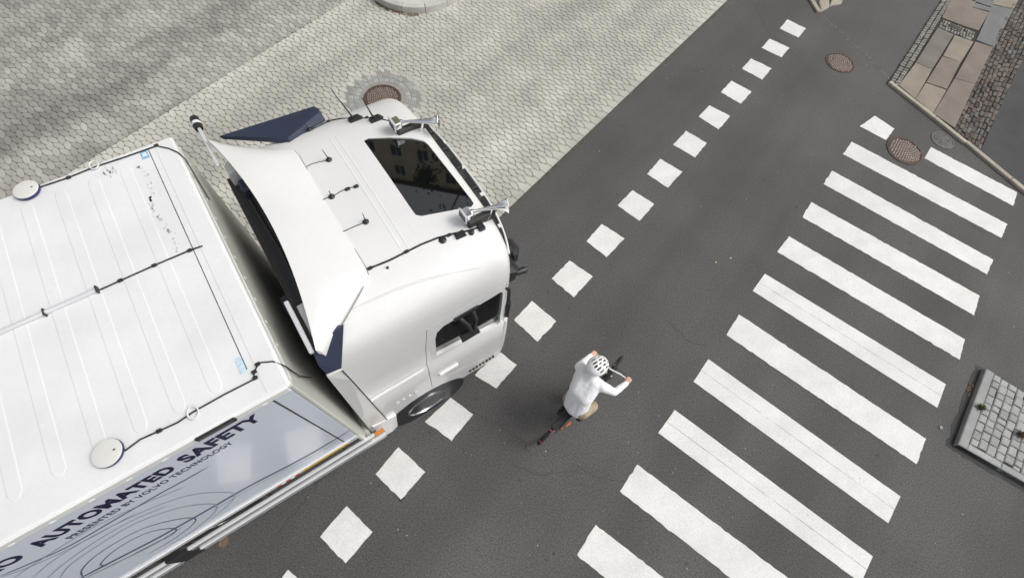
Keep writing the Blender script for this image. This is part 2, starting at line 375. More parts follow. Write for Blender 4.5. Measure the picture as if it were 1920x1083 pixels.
# ---------------------------------------------------------------- manholes
def manhole(c, r, label, rimm, studm, rows, zt=0., cat='manhole', grp=None, ecc=None):
    o = empty('manhole_cover', (*c, zt)); tag(o, label, cat, grp)
    MB().lathe((0, 0, 0), (0, 0, 1), [(-.03, r), (.007, r), (.009, r-.008), (.009, r*.9), (.0, r*.885), (-.03, r*.88)], 48).build('rim', rimm, o, 40)
    MB().lathe((0, 0, -.03), (0, 0, 1), [(0, r*.875), (.03, r*.875), (.032, r*.86)], 48).build('lid', rimm, o, 40)
    st = MB(); e = Vector((ecc or (r*.5, 0)) + (0,)); pit = 2*r*.86/rows
    for k in range(1, int(2*r/pit)+1):
        rad = k*pit; n = max(5, int(2*PI*rad/(pit*1.05)))
        for m in range(n):
            t = 2*PI*m/n; p = e+Vector((math.cos(t)*rad, math.sin(t)*rad, 0))
            if p.length > r*.84: continue
            d = Vector((math.cos(t), math.sin(t), 0)); q = Vector((-d.y, d.x, 0)); a = pit*.33; b = pit*.36
            st.add([p+d*x*a*s+q*y*b*s+Vector((0, 0, z)) for z, s in ((.001, 1), (.008, .8)) for x, y in ((-1, -1), (1, -1), (1, 1), (-1, 1))], [(4,5,6,7),(0,1,5,4),(1,2,6,5),(2,3,7,6),(3,0,4,7)])
    st.build('studs', studm, o)
    for s in (-1, 1): MB().bbox((-.025+s*r*.55, -.035, .001), (.025+s*r*.55, .035, .005), .003).build('lifting_slot', BLACKP, o)
    return o
manhole(g2((1575, 118)), .335, 'rusty round manhole cover in the asphalt beside the row of squares', RUST, STUD, 13, .003, grp=None, ecc=(-.15, .1))
manhole(g2((1696, 283)), .37, 'large rusty manhole cover cutting into the zebra stripes', RUST, STUD, 13, .0065, ecc=(-.05, .32))
mo = manhole(g2((1767, 263)), .235, 'small grey worn manhole cover close to the kerb', IRON, IRON, 10, .003)
mo = manhole(MH, .36, 'manhole cover ringed by granite setts in the paved street', RUST, STUD, 15, .006, ecc=(.2, .08))
MB().lathe((0, 0, 0), (0, 0, 1), [(-.04, .372), (-.002, .372), (-.004, .372), (-.004, .455), (-.011, .86), (-.04, .86)], 56).build('collar', mat('collar_concrete', (.27, .26, .24), .9, var=.15, scale=5), mo, 40)
for rr, nn in ((.462, 30), (.575, 36)):
    for k in range(nn):
        t = 2*PI*k/nn; dt = PI/nn*.86; w = .048; pts = [(math.cos(t+a)*q, math.sin(t+a)*q) for a, q in ((-dt, rr), (dt, rr), (dt, rr+2*w), (-dt, rr+2*w))]
        sb = MB(); sb.prism(pts, -.03, .001+random.uniform(-.003, .004), .008); sb.build('sett', GRAN, mo)
# ---------------------------------------------------------------- kerbs, pavements, islands
def block(poly, z0, z1, m, parent, name, ch=.008):
    mb = MB(); mb.prism(ragged(poly, .002, .12) if ch < .02 else poly, z0, z1, 0); me = mb.mesh(name, m)
    o = obj(name, me, parent); return o
def chblock(poly, z0, z1, m, parent, name, ch=.01):
    mb = MB(); mb.prism(poly, z0, z1, ch); return mb.build(name, m, parent)
ZP = .045
def zq(L, o=(1500, 0), s=3.01): return [(o[0]+a/s, o[1]+b/s) for a, b in L]
pv = MB(); pv.prism(list(g2(zq([(500,460),(760,662),(930,800),(1030,850),(1500,80),(1500,-500),(1100,-500),(840,0)]), ZP)), -.05, ZP-.022)
PVT = tag(pv.build('pavement', COBJ), kind='structure')
fp = MB(); fp.prism(list(g2(zq([(1022,846),(1300,1080),(1700,1400),(1900,-500),(1500,-500),(1264,312)]), ZP)), -.05, ZP-.004)
tag(fp.build('footpath', ASPH2), kind='structure')
SL = [([(655,357),(742,392),(650,555),(562,481)],0),([(780,157),(865,195),(745,387),(657,352)],1),([(877,200),(977,236),(907,348),(812,313)],0),([(806,320),(903,352),(828,500),(716,463)],2),([(713,470),(824,508),(748,638),(657,557)],0),
 ([(992,237),(1087,267),(987,470),(878,440)],2),([(875,445),(985,475),(872,718),(757,640)],2),([(1088,28),(1203,54),(1092,260),(1000,225)],3),([(1120,-40),(1235,-10),(1206,48),(1092,22)],0),([(870,-25),(990,10),(905,137),(805,98)],2),([(985,15),(1080,45),(1070,62),(968,36)],3),
 ([(966,42),(1064,70),(1006,170),(911,140)],2),([(1000,-60),(1115,-35),(1082,38),(990,6)],3)]
def grow(q, d):
    A = sum(q[i][0]*q[(i+1) % 4][1]-q[(i+1) % 4][0]*q[i][1] for i in range(4)); return inset(q if A > 0 else q[::-1], -d)
for q, k in SL: chblock(grow([tuple(p) for p in g2(zq(q), ZP)], .012), ZP-.05, ZP+random.uniform(-.002, .003), SLABS[k], PVT, 'slab', .006)
# two courses of small setts at the pavement's edge and the cross band round the drain
def sett_band(a0, a1, b0, b1, nu, nv, mb, zt, jit=.012, gap=.10, stag=True):
    a0, a1, b0, b1 = (np.array(x) for x in (a0, a1, b0, b1))   # quad a0-a1 (long), b0-b1
    for v in range(nv):
        off = random.random()*.5 if stag else 0
        for u in range(-1, nu+1):
            q = []
            for uu, vv in ((u+gap+off, v+gap), (u+1-gap+off, v+gap), (u+1-gap+off, v+1-gap), (u+gap+off, v+1-gap)):
                s = min(1, max(0, uu/nu)); t = vv/nv; q.append(tuple((a0+(a1-a0)*s)*(1-t)+(b0+(b1-b0)*s)*t+rng.normal(0, jit, 2)*.5))
            if np.hypot(q[0][0]-q[1][0], q[0][1]-q[1][1]) < .03: continue
            mb.prism(q, zt-.05, zt+random.uniform(-.008, .004), .012)
P_ = lambda L: [tuple(p) for p in g2(zq(L), ZP)]
sb = MB(); a = P_([(896,-60),(562,482),(838,-60),(505,458)]); sett_band(a[2], a[3], a[0], a[1], 44, 2, sb, ZP)
a = P_([(800,103),(990,178),(775,150),(975,232)]); sett_band(a[0], a[1], a[2], a[3], 12, 3, sb, ZP)
tag(sb.build('setts', GRANI, PVT), kind='stuff')
cb = MB(); a = P_([(1232,-60),(868,728),(1440,-60),(1022,842)]); sett_band(a[0], a[1], a[2], a[3], 34, 8, cb, ZP, .02, .07)
tag(cb.build('cobbles', COBB, PVT), kind='stuff')
dr = empty('drain_cover', (*g2(zq([(875,152)]), ZP)[0], ZP)); tag(dr, 'small dark iron drain cover among setts in the slab pavement', 'drain'); dr.rotation_euler = (0, 0, math.radians(-32))
MB().bbox((-.13, -.09, -.03), (.13, .09, .006), .006).build('frame', DARK, dr)
for k in range(5): MB().bbox((-.10+k*.042, -.065, .006), (-.078+k*.042, .065, .011), .002).build('slat', RUST, dr)
def kerb_run(px, z, width, name_parent, m, base=-.05, side=1):
    ps = g2(px, z)
    for k in range(len(ps)-1):
        a, b = ps[k], ps[k+1]; d = (b-a)/np.hypot(*(b-a)); n = np.array([-d[1], d[0]])*side
        chblock([tuple(a+d*.004), tuple(b-d*.004), tuple(b-d*.004+n*width), tuple(a+d*.004+n*width)], base, z+random.uniform(-.003, .003), m, name_parent, 'kerb_stone', .012)
KB = tag(empty('kerb'), kind='structure')
kerb_run(zq([(500,462),(758,665),(934,806)]), ZP+.01, .10, KB, KERBM)
kerb_run(zq([(934,800),(1190,1012),(1420,1205)]), ZP+.01, .11, KB, KERBM)
kerb_run([(1497,-45),(1513,-10),(1533,22)], ZP, .12, KB, KERBM)
rk = MB()
for q in ([(1541,20),(1536,2),(1545,-12),(1556,0),(1556,12)], [(1556,10),(1562,-8),(1585,-10),(1578,6)], [(1540,-14),(1560,-14),(1575,-30),(1550,-36)]): rk.prism([tuple(p) for p in g2(q, ZP)], -.02, ZP-.01, .02)
rk.build('kerb_stone', KERBM, KB)
# dusty line where the dropped kerb was taken out
ln = g2([(1540,28),(1570,55),(1600,84),(1632,112),(1650,130),(1666,148)])
dm = MB()
for k in range(150):
    t = random.random()*4.99; i = int(t); p = ln[i]+(ln[i+1]-ln[i])*(t-i)+rng.normal(0, .03, 2); r = random.uniform(.006, .02)
    dm.prism([tuple(p+r*np.array([math.cos(q*1.26+k), .6*math.sin(q*1.26+k)])) for q in range(5)], -.002, .004)
tag(dm.build('dust', DUST, ROAD), kind='stuff')
# traffic island on the right
ZI = .09
iA, iB, iC, iD = g2((1850, 690), ZI), g2((1797, 832), ZI), g2((1925, 905), ZI), g2((1990, 775), ZI)
isl = MB(); isl.prism([tuple(x) for x in (iA+(iD-iA)*.02, iB+(iC-iB)*.02, iC, iC+(iC-iB)*1.2, iD+(iD-iA)*1.2)], -.05, ZI-.02)
ISL = tag(isl.build('traffic_island', COBJ), kind='structure')
dl = (iB-iA); LL = np.hypot(*dl); dl = dl/LL; nl = np.array([-dl[1], dl[0]]);
if nl @ (iC-iB) < 0: nl = -nl
def ip(a, b): return tuple(iA+dl*a+nl*b)
nrm_skew = ((iC-iB)-nl*((iC-iB) @ nl)) @ dl/((iC-iB) @ nl)      # the lower edge is not square to the left one
top_skew = ((iD-iA) @ dl)/((iD-iA) @ nl)
def ie(s, b): return tuple(iA+dl*(LL*s+b*(nrm_skew*s+top_skew*(1-s)))+nl*b)
for s0, s1 in ((0, .50), (.505, 1)): chblock([ie(s0, 0), ie(s1, 0), ie(s1, .13), ie(s0, .13)], -.05, ZI, GRAN, ISL, 'kerb_stone', .012)
for b0, b1 in ((.135, .62), (.625, 1.1), (1.105, 1.7)):
    chblock([ie(.93, b0), ie(1.0, b0), ie(1.0, b1), ie(.93, b1)], -.05, ZI-.004, GRAN, ISL, 'kerb_stone', .012)
b = .138
for row in range(12):
    wd_ = random.uniform(.10, .135); s = -.0
    while s < .915:
        l = random.uniform(.085, .15)/1.25; e = min(s+l, .925)
        if e-s > .03:
            j = lambda: random.uniform(-.004, .004)
            q = [ie(s+.004, b+.005), ie(e-.004, b+.005), ie(e-.004, b+wd_-.005), ie(s+.004, b+wd_-.005)]
            q = [(x+j(), y+j()) for x, y in q]
            chblock(q, ZI-.08, ZI+random.uniform(-.012, .003), GRAN, ISL, 'sett', .013)
        s = e
    b += wd_
gt = MB(); gt.prism(ragged([tuple(iA+nl*.03-dl*.05), tuple(iB+nl*.03+dl*.07), tuple(iB-nl*.11+dl*.08), tuple(iA-nl*.10-dl*.03)], .012, .09), -.002, .003); gt.build('kerb_shade_strip', mat('painted_kerb_shade', (.035, .033, .031), .8, var=.3, scale=6), ROAD)  # shade beside the island's left kerb, painted as a dark strip on the asphalt
gt = MB(); gt.prism(ragged([tuple(iB+dl*.0+nl*.0), tuple(iC+(iC-iB)*.3), tuple(iC+(iC-iB)*.3+dl*.09), tuple(iB+dl*.10)], .01, .09), -.002, .0035); gt.build('kerb_shade_strip', MT['painted_kerb_shade'], ROAD)  # the same painted shade below the island's lower kerb
# rounded island at the top
ISL2 = tag(MB().lathe((*IC, -.05), (0, 0, 1), [(0, IR-.1), (.19, IR-.13), (.195, IR-.3)], 72).build('round_island', CONC, None, 30), kind='structure')
t = 0
for k in range(14):
    a0 = 2*PI*k/14+.19; a1 = a0+2*PI/14-.008; n = 7
    arc = [a0+(a1-a0)*i/n for i in range(n+1)]
    poly = [(IC[0]+math.cos(x)*IR, IC[1]+math.sin(x)*IR) for x in arc]+[(IC[0]+math.cos(x)*(IR-.14), IC[1]+math.sin(x)*(IR-.14)) for x in arc[::-1]]
    chblock(poly, -.05, .155, mat('island_kerb', (.46, .455, .42), .85, var=.12, scale=5, fine=.12, rand='object', ramt=.06), ISL2, 'kerb_stone', .012)
# ---------------------------------------------------------------- semi-trailer (truck frame)
TRL = empty('semi_trailer', tuple(TO), TH)
tag(TRL, 'white semi-trailer with ribbed roof and grey-blue lettered side panel', 'trailer')
TW, ZT, ZB, TL = 2.65, 3.7, 1.25, 10.5
def B(a, b, m, name, par=None, c=.006): return MB().bbox(a, b, c).build(name, m, TRL if par is None else par)
rf = B((-TL, .002, ZT-.10), (-.004, TW-.002, ZT), ROOFW, 'roof', c=.018)
# beads pressed into the roof sheet
def bead(xc, y0, y1, w, z):
    G = []; prof = [(-1, 0), (-.8, .0024), (.8, .0024), (1, 0)]; ys = [(y0, .0), (y0+.015, .55), (y0+.05, .95), (y0+.1, 1), (y1-.1, 1), (y1-.05, .95), (y1-.015, .55), (y1, .0)]
    for y, s in ys: G.append([(xc+w*u*max(s, .12), y, z+h*min(1, s*1.2)-.0004) for u, h in prof])
    return MB().grid(G)
x = -.435
while x > -4.2:
    bead(x, .20, TW-.14, .048, ZT).build('bead', ROOFW, rf, 0); x -= .247
MB().bbox((-.215, .26, ZT-.002), (-.209, TW-.06, ZT+.002), .0008).build('sheet_seam', DARK, rf)
B((-.16, .03, ZT-.001), (-.02, TW-.03, ZT+.003), ROOFW, 'front_cap', rf, .002)
fw = B((-.06, .01, ZB-.35), (.0, TW-.01, ZT-.105), FRONTP, 'front_wall', c=.02)
for k in range(11): MB().lathe((-.03, .16+k*.235, ZT-.001), (0, 0, 1), [(0, .011), (.003, .011), (.005, .008)], 10).build('rivet', ROOFW, rf, 30)
for k in range(11): MB().lathe((-.001, .2+k*.225, ZT-.19), (1, 0, 0), [(0, .014), (.004, .014), (.006, .009)], 10).build('rivet', ROOFW, fw, 30)
B((-.002, .0, ZB-.40), (.05, TW, ZB-.30), FRONTP, 'bumper_rail', fw, .01)
sp_ = B((-TL, 0, ZB+.28), (-.03, .05, ZT-.101), PANEL, 'side_panel', c=.003)
B((-.028, -.001, ZB+.24), (.006, .06, ZT-.02), FRONTP, 'corner_post', c=.008)
MB().bbox((-.172, -.003, ZB+.30), (-.160, .01, ZT-.105), .001).build('panel_joint', DARK, sp_)
tr = B((-TL, -.006, ZT-.098), (-.03, .04, ZT-.012), RAILW, 'top_rail', c=.008)
for k in range(22):
    x = -.22-k*.225
    MB().bbox((x-.018, -.010, ZT-.088), (x+.018, -.002, ZT-.07), .003).build('rivet', ROOFW, tr)
MB().bbox((-.675, -.022, ZT-.062), (-.405, 0, ZT-.008), .008).build('marker_light', BLACKP, tr)
MB().bbox((-.655, -.026, ZT-.042), (-.425, -.014, ZT-.026), .003).build('lens', mat('smoked_lens', (.08, .085, .09), .2), tr)
B((-TL, TW-.05, ZB+.1), (-.03, TW, ZT-.012), RAILW, 'far_wall', c=.006)
lr = B((-TL, -.012, ZB+.16), (-.03, .05, ZB+.277), ALU, 'lower_rail', c=.008)
MB().bbox((-TL, -.018, ZB+.25), (-.12, -.008, ZB+.272), .003).build('trim', WHITE, lr)
B((-TL, .08, ZB-.2), (-.06, TW-.08, ZB+.158), DARK, 'floor_frame', c=.01)
# yellow and red reflective strips on the lower rail
MB().bbox((-.68, -.019, ZB+.19), (-.15, -.0125, ZB+.262), .001).build('reflector', mat('yellow_tape', (.62, .40, .03), .35, var=.2, scale=30), lr)
for k in range(5): MB().bbox((-.97+k*.05, -.018, ZB+.175), (-.925+k*.05, -.0125, ZB+.20), .001).build('reflector', mat('red_tape', (.45, .02, .03), .4) if k % 2 == 0 else ROOFW, lr)
# side guards: two aluminium rails on brackets
for (x0, x1, z0, z1, yy) in ((-2.16, .10, .99, 1.10, -.012), (-6, -2.30, .99, 1.10, -.012), (-2.08, .20, .74, .87, -.02), (-6, -2.22, .74, .87, -.02)):
    g = B((x0, yy, z0), (x1, yy+.045, z1), ALU, 'side_guard', c=.012)
    MB().bbox((x0+.002, yy-.003, (z0+z1)/2-.006), (x1-.002, yy+.002, (z0+z1)/2+.006), .001).build('groove', DARK, g)
for x in (-.3, -1.2, -2.1, -2.36, -3.4, -5): B((x-.03, .02, .72), (x+.03, .07, ZB+.18), DARK, 'bracket')
B((-2.30, -.02, .72), (-2.08, .05, 1.12), BLACKP, 'guard_joint')
B((.10, -.012, .99), (.22, .03, 1.08), mat('orange_lens', (.55, .2, .03), .3), 'side_marker')
B((-6, .35, .62), (-.2, .42, 1.05), DARK, 'chassis_beam'); B((-6, TW-.42, .62), (-.2, TW-.35, 1.05), DARK, 'chassis_beam')
for y in (.5, TW-.5):
    lg = B((-2.6, y-.06, .05), (-2.48, y+.06, 1.05), DARK, 'landing_leg'); MB().bbox((-2.7, y-.12, 0), (-2.38, y+.12, .05), .01).build('foot', DARK, lg)
def wheel(name, c, r, w, par, out):                         # axle along y
    wh = empty(name, c); wh.parent = par; h = w/2
    MB().lathe((0, 0, 0), (0, 1, 0), [(-h*.9, r*.62), (-h, r*.7), (-h, r*.9), (-h*.8, r*.98), (-h*.6, r), (h*.6, r), (h*.8, r*.98), (h, r*.9), (h, r*.7), (h*.9, r*.62)], 40).build('tyre', RUBBER, wh, 40)
    for k in (-.3, 0, .3): MB().lathe((0, k*w, 0), (0, 1, 0), [(-.006, r+.001), (.006, r+.001)], 40).build('tread_groove', BLACKP, wh)
    s = out
    MB().lathe((0, s*h*.55, 0), (0, s, 0), [(-.08, r*.60), (.09, r*.60), (.10, r*.57), (.02, r*.53), (-.05, r*.40), (-.03, r*.22), (.06, r*.20), (.07, r*.05)], 40).build('rim', mat('wheel_alloy', (.55, .56, .57), .22, metal=.9, var=.1), wh, 30)
    for k in range(10):
        t = 2*PI*k/10; MB().lathe((math.cos(t)*r*.30, s*(h*.55-.04), math.sin(t)*r*.30), (0, s, 0), [(0, .016), (.035, .016), (.04, .01)], 6).build('wheel_nut', CHROME, wh)
    return wh
for k in range(3):
    for y, o_ in ((.2, -1), (TW-.2, 1)): wheel('wheel', (-7.2-k*1.25, y, .5), .5, .37, TRL, o_)
# lettering and swirl printed on the side panel
def text_mesh(body, bold):
    cu = bpy.data.curves.new('t', 'FONT'); cu.body = body; cu.offset = bold; cu.extrude = .001; cu.resolution_u = 6; cu.space_character = 1.08
    o = obj('t', cu); me = evaluated(o); bpy.data.objects.remove(o); return me
def lettering(body, x0, x1, z0a, z0b, h, bold, m, par, yy=-.002):
    me = text_mesh(body, bold); co = np.array([v.co[:] for v in me.vertices]); a = co.min(0); b = co.max(0)
    u = (co[:, 0]-a[0])/(b[0]-a[0]); v = (co[:, 1]-a[1])/(b[1]-a[1])
    out = np.stack([x0+u*(x1-x0), np.where(co[:, 2] > 0, yy, yy+.0015), z0a+(z0b-z0a)*u+v*h], -1)
    me.vertices.foreach_set('co', out.ravel()); me.materials.clear(); me.materials.append(m); me.update()
    return obj('lettering', me, par)
lettering('NO', -2.19, -1.93, 3.30, 3.315, .155, .045, INK, sp_)
lettering('AUTOMATED', -1.85, -.955, 3.32, 3.352, .155, .045, INK, sp_)
lettering('SAFETY', -.888, -.318, 3.357, 3.388, .168, .045, INK, sp_)
lettering('PRESENTED BY VOLVO TECHNOLOGY', -1.765, -.61, 3.175, 3.243, .07, .018, mat('grey_ink', (.03, .035, .06), .4), sp_)
def ribbon(px, w, m, yy):
    P = onY(np.array([(a/2.526, 740+b/2.526) for a, b in px]), 0)[:, [0, 2]]
    n = len(P); T = np.linspace(0, n-1, (n-1)*7+1); Q = []
    for t in T:                                             # Catmull-Rom
        i = min(int(t), n-2); f = t-i; p0, p1, p2, p3 = P[max(i-1, 0)], P[i], P[i+1], P[min(i+2, n-1)]
        Q.append(.5*(2*p1+(p2-p0)*f+(2*p0-5*p1+4*p2-p3)*f*f+(3*p1-p0-3*p2+p3)*f**3))
    Q = np.array(Q); d = np.gradient(Q, axis=0); d /= np.linalg.norm(d, axis=1)[:, None]; nn = np.stack([-d[:, 1], d[:, 0]], -1)
    k = np.linspace(0, 1, len(Q)); ww = w*np.clip(np.minimum(k, 1-k)*9+.25, 0, 1)
    G = [[(q[0]+s*m_[0]*v/2, yy, q[1]+s*m_[1]*v/2) for s in (-1, 1)] for q, m_, v in zip(Q, nn, ww)]
    mb = MB(); mb.grid(G); mb.build('swirl_line', m, sp_)
SW = [([(0,856),(150,793),(330,712),(560,580),(750,470),(870,405),(985,340)],.022,LINEI),([(0,862),(170,800),(400,690),(640,560)],.008,LINEI),
 ([(380,866),(500,803),(720,690),(820,635),(980,545),(1200,420),(1450,290),(1660,165)],.045,LINEI),([(395,868),(560,790),(740,700),(860,625)],.012,INK),([(1000,550),(1250,405),(1460,298),(1655,182)],.012,LINE2),
 ([(505,808),(478,795),(560,722),(700,650),(825,630),(815,660),(720,706),(600,770),(520,806)],.012,LINEI),
 ([(400,866),(385,832),(440,770),(560,690),(700,622),(850,585),(922,583),(912,612),(820,682),(700,752)],.012,LINEI),
 ([(280,868),(335,800),(480,700),(650,602),(850,532),(990,514),(1026,528),(1002,568),(900,650),(780,720)],.012,LINE2),
 ([(150,868),(250,782),(450,660),(700,540),(900,472),(1060,458),(1110,470),(1085,515),(990,590)],.010,LINE2),
 ([(60,868),(200,772),(450,620),(700,505),(880,430)],.010,LINE2),([(220,868),(310,790),(470,680),(640,585),(800,520)],.010,LINE2)]
for k, (q, w, m) in enumerate(SW): ribbon(q, w, m, -.0012-.0003*k)
# roof fittings: two satellite domes, cable, clips, conduit, lifting rings, stickers, scuffs
def dome(x, y, r):
    d = empty('satellite_dome', (x, y, ZT)); d.parent = TRL
    MB().lathe((0, 0, 0), (0, 0, 1), [(0, r*.9), (.012, r), (.03, r), (.034, r*.985)], 40).build('base_ring', mat('dome_blue', (.02, .03, .11), .4), d, 40)
    MB().lathe((0, 0, .034), (0, 0, 1), [(0, r*.985), (.005, r*.95), (.008, r*.8), (.010, r*.4), (.0105, .01)], 40).build('cap', mat('dome_shell', (.62, .62, .58), .45, var=.05), d, 40)
    MB().bbox((r*.45, -.012, .040), (r*.6, -.002, .046), .001).build('mark', DARK, d)
dome(-1.13, 2.60, .093); dome(-1.135, .185, .092)
def cable(pts, r, m, par, name='cable'): return MB().tube(pts, r, 6).build(name, m, par, 60)
CB = BLACKP; z = ZT+.008
cable([(-1.05, 2.60, z), (-.85, 2.59, z), (-.63, 2.60, z), (-.4, 2.585, z), (-.14, 2.58, z), (-.06, 2.5, z), (-.01, 2.42, z), (.012, 2.36, ZT-.03), (.015, 2.0, ZT-.2)], .006, CB, TRL)
cable([(-1.05, .15, z), (-.95, .17, z), (-.84, .16, z), (-.72, .15, z), (-.61, .165, z), (-.4, .17, z), (-.2, .165, z), (-.17, .22, z), (-.12, .26, z), (-.04, .22, z), (.012, .16, ZT-.03), (.018, .17, ZT-.35), (.02, .3, ZT-.8)], .006, CB, TRL)
cable([(-.90, 1.41, z), (-.5, 1.415, z), (-.23, 1.41, z), (-.14, 1.40, z)], .006, CB, TRL)
MB().tube([(-4.2, 1.41, ZT+.018), (-.90, 1.415, ZT+.018)], .017, 10).build('conduit', ALU, TRL, 60)
for x in (-.9, -1.25, -1.7, -2.4): MB().bbox((x-.006, 1.385, ZT-.001), (x+.006, 1.445, ZT+.038), .003).build('conduit_clamp', DARK, TRL)
for x, y in ((-.835, 2.59), (-.14, 2.585), (-.235, 1.41), (-.50, 1.415), (-.745, 1.413), (-.835, .16), (-.135, .255), (-.175, .215), (-.185, .17)): MB().bbox((x-.017, y-.013, ZT), (x+.017, y+.013, ZT+.018), .004).build('cable_clip', BLACKP, TRL)
for x, y in ((-.63, 2.615), (-.613, .157)):
    MB().tube([(x+.035*math.cos(t*PI/8), y+.045*math.sin(t*PI/8), ZT+.016) for t in range(17)], .006, 8, False).build('lifting_ring', WHITE, TRL, 60)
BLUE = mat('sticker_blue', (.25, .45, .62), .4, var=.35, scale=40); BLUE2 = mat('sticker_pale', (.5, .64, .72), .4, var=.2, scale=40)
MB().bbox((-.285, 2.49, ZT), (-.225, 2.585, ZT+.0015), .0005).build('sticker', BLUE, TRL); MB().bbox((-.272, 2.52, ZT+.0015), (-.24, 2.56, ZT+.003), .0005).build('sticker', ROOFW, TRL)
MB().bbox((-.265, .25, ZT), (-.215, .38, ZT+.0015), .0005).build('sticker', BLUE2, TRL)
sc = MB()
for k in range(90):
    f = random.random(); y = 2.45-f*1.0+random.gauss(0, .01); x = -.335+.03*math.sin(f*9)+random.gauss(0, .012); r = random.uniform(.003, .011)
    sc.prism([(x+r*math.cos(q*1.05)*random.uniform(.5, 1.2), y+1.6*r*math.sin(q*1.05)*random.uniform(.5, 1.2)) for q in range(6)], ZT, ZT+.0009)
for k in range(40):
    x = -.56+random.gauss(0, .05); y = 2.5+random.gauss(0, .03); r = random.uniform(.004, .02)
    sc.prism([(x-r*.3, y-r), (x+r*.3, y-r), (x+r*.2, y+r), (x-r*.2, y+r)], ZT, ZT+.0009)
tag(sc.build('scuff_marks', mat('scuff', (.55, .54, .515), .8, rand='island', ramt=.2), TRL), kind='stuff')
# ---------------------------------------------------------------- tractor unit (truck frame)
TC = np.array([1.1, TW/2, 0]); tl = TO+TX*TC[0]+TY*TC[1]
TRK = empty('truck', tuple(tl), TH); tag(TRK, 'white tractor unit with a dark roof window and two chrome horns', 'truck')
OFF = tuple(-TC)
def T(mb, name, m, par=None, smooth=0.):
    return mb.build(name, m, TRK if par is None else par, smooth, OFF if par is None else (0, 0, 0))
YC, HW = TW/2, 1.195
SLI = [(.55, 1.12, 2.10, .24), (.62, 1.18, 2.15, .24), (.95, 1.20, 2.17, .24), (1.55, 1.215, 2.17, .24), (1.98, 1.215, 2.155, .24), (2.02, 1.195, 2.125, .24), (2.5, 1.195, 2.12, .24), (2.9, 1.193, 2.12, .24), (3.08, 1.188, 2.12, .24),
       (3.22, 1.177, 2.11, .24), (3.32, 1.16, 2.10, .24), (3.40, 1.125, 2.085, .24), (3.46, 1.06, 2.065, .24), (3.51, .95, 2.045, .25), (3.545, .82, 2.02, .25), (3.57, .67, 1.99, .26), (3.588, .4, 1.93, .3), (3.595, .1, 1.7, .6)]
def plan(hw, xf, xr, n=13, c=.33, e=5.0):
    hw0 = hw; pts = [(xr, YC-hw+.05), (xr+.05, YC-hw)]
    c = min(c, xf-xr-.2)
    for k in range(1, 7): pts.append((xr+.05+(xf-c-xr-.05)*k/6, YC-hw))
    for k in range(1, n):
        t = PI/2*(k/n-1)+0; a = math.cos(t)**(2/e) if math.cos(t) > 1e-6 else 0; b_ = (-math.sin(t))**(2/e)
        pts.append((xf-c+c*a, YC-hw*b_))
    pts.append((xf, YC))
    return pts+[(x, 2*YC-y) for x, y in pts[:-1][::-1]]
rings = [[(x, y, z) for x, y in plan(hw, xf, xr)] for z, hw, xf, xr in SLI]; nr = len(rings[0])
cbm = MB(); cbm.add([p for r in rings for p in r], [(i*nr+k, i*nr+(k+1) % nr, (i+1)*nr+(k+1) % nr, (i+1)*nr+k) for i in range(len(rings)-1) for k in range(nr)]+[tuple(range(nr))[::-1], tuple(range((len(rings)-1)*nr, len(rings)*nr))])
full = cbm.mesh('cab', WHITE)
def xz_prism(poly, y0, y1):
    mb = MB(); mb.prism(poly, y0, y1); mb.v = [(x, z, y) for x, y, z in mb.v]; return mb.mesh('cutter', WHITE)
def dil(poly, d):
    A = sum(poly[i][0]*poly[(i+1) % len(poly)][1]-poly[(i+1) % len(poly)][0]*poly[i][1] for i in range(len(poly)))
    return inset(poly if A > 0 else poly[::-1], -d)
DOOR = [(.985, 1.10), (1.02, 2.05), (1.075, 2.98), (1.99, 2.98), (2.03, 2.05), (2.02, 1.10), (1.5, 1.20), (1.3, 1.12)]
DOOR = [(.965, 1.14), (.985, 2.0), (1.03, 2.55), (1.085, 2.95), (1.2, 2.985), (1.965, 2.985), (1.985, 2.0), (1.985, 1.05), (1.62, 1.05), (1.42, 1.16), (1.2, 1.2)]
WIN = [(1.115, 2.14), (1.14, 2.62), (1.17, 2.76), (1.25, 2.83), (1.90, 2.86), (1.93, 2.8), (1.93, 2.02), (1.89, 2.0), (1.45, 2.08)]
HX, HZ = .84, .5
arch = MB().lathe((HX, -.3, HZ), (0, 1, 0), [(0, .565), (TW+.6, .565)], 40).mesh('arch', WHITE)
HATCH = [tuple(p[:2]) for p in onZ(np.array([(682,264),(690,260),(730,259),(772,261),(795,266),(803,272),(846,326),(884,374),(888,381),(884,387),(835,397),(790,406),(780,404),(774,397)]), 3.575)]
hc = MB(); hc.prism(HATCH, 3.555, 3.8); hcm = hc.mesh('hc', WHITE)
gaps = []
for near in (1, 0):
    y0, y1 = (-.1, .20+.12) if near else (TW-.32, TW+.1)
    gaps.append(xz_prism(dil(DOOR, .007), y0, y1))
well = MB().box((.1, .62, 3.36), (.56, TW-.5, 3.9)).mesh('well', WHITE)
body = boolean(full, gaps+[arch, hcm, well]); sharpen(body, 32); body.materials.clear(); body.materials.append(WHITE); body.name = 'cab_body'
cab = obj('cab_body', body, TRK, OFF)
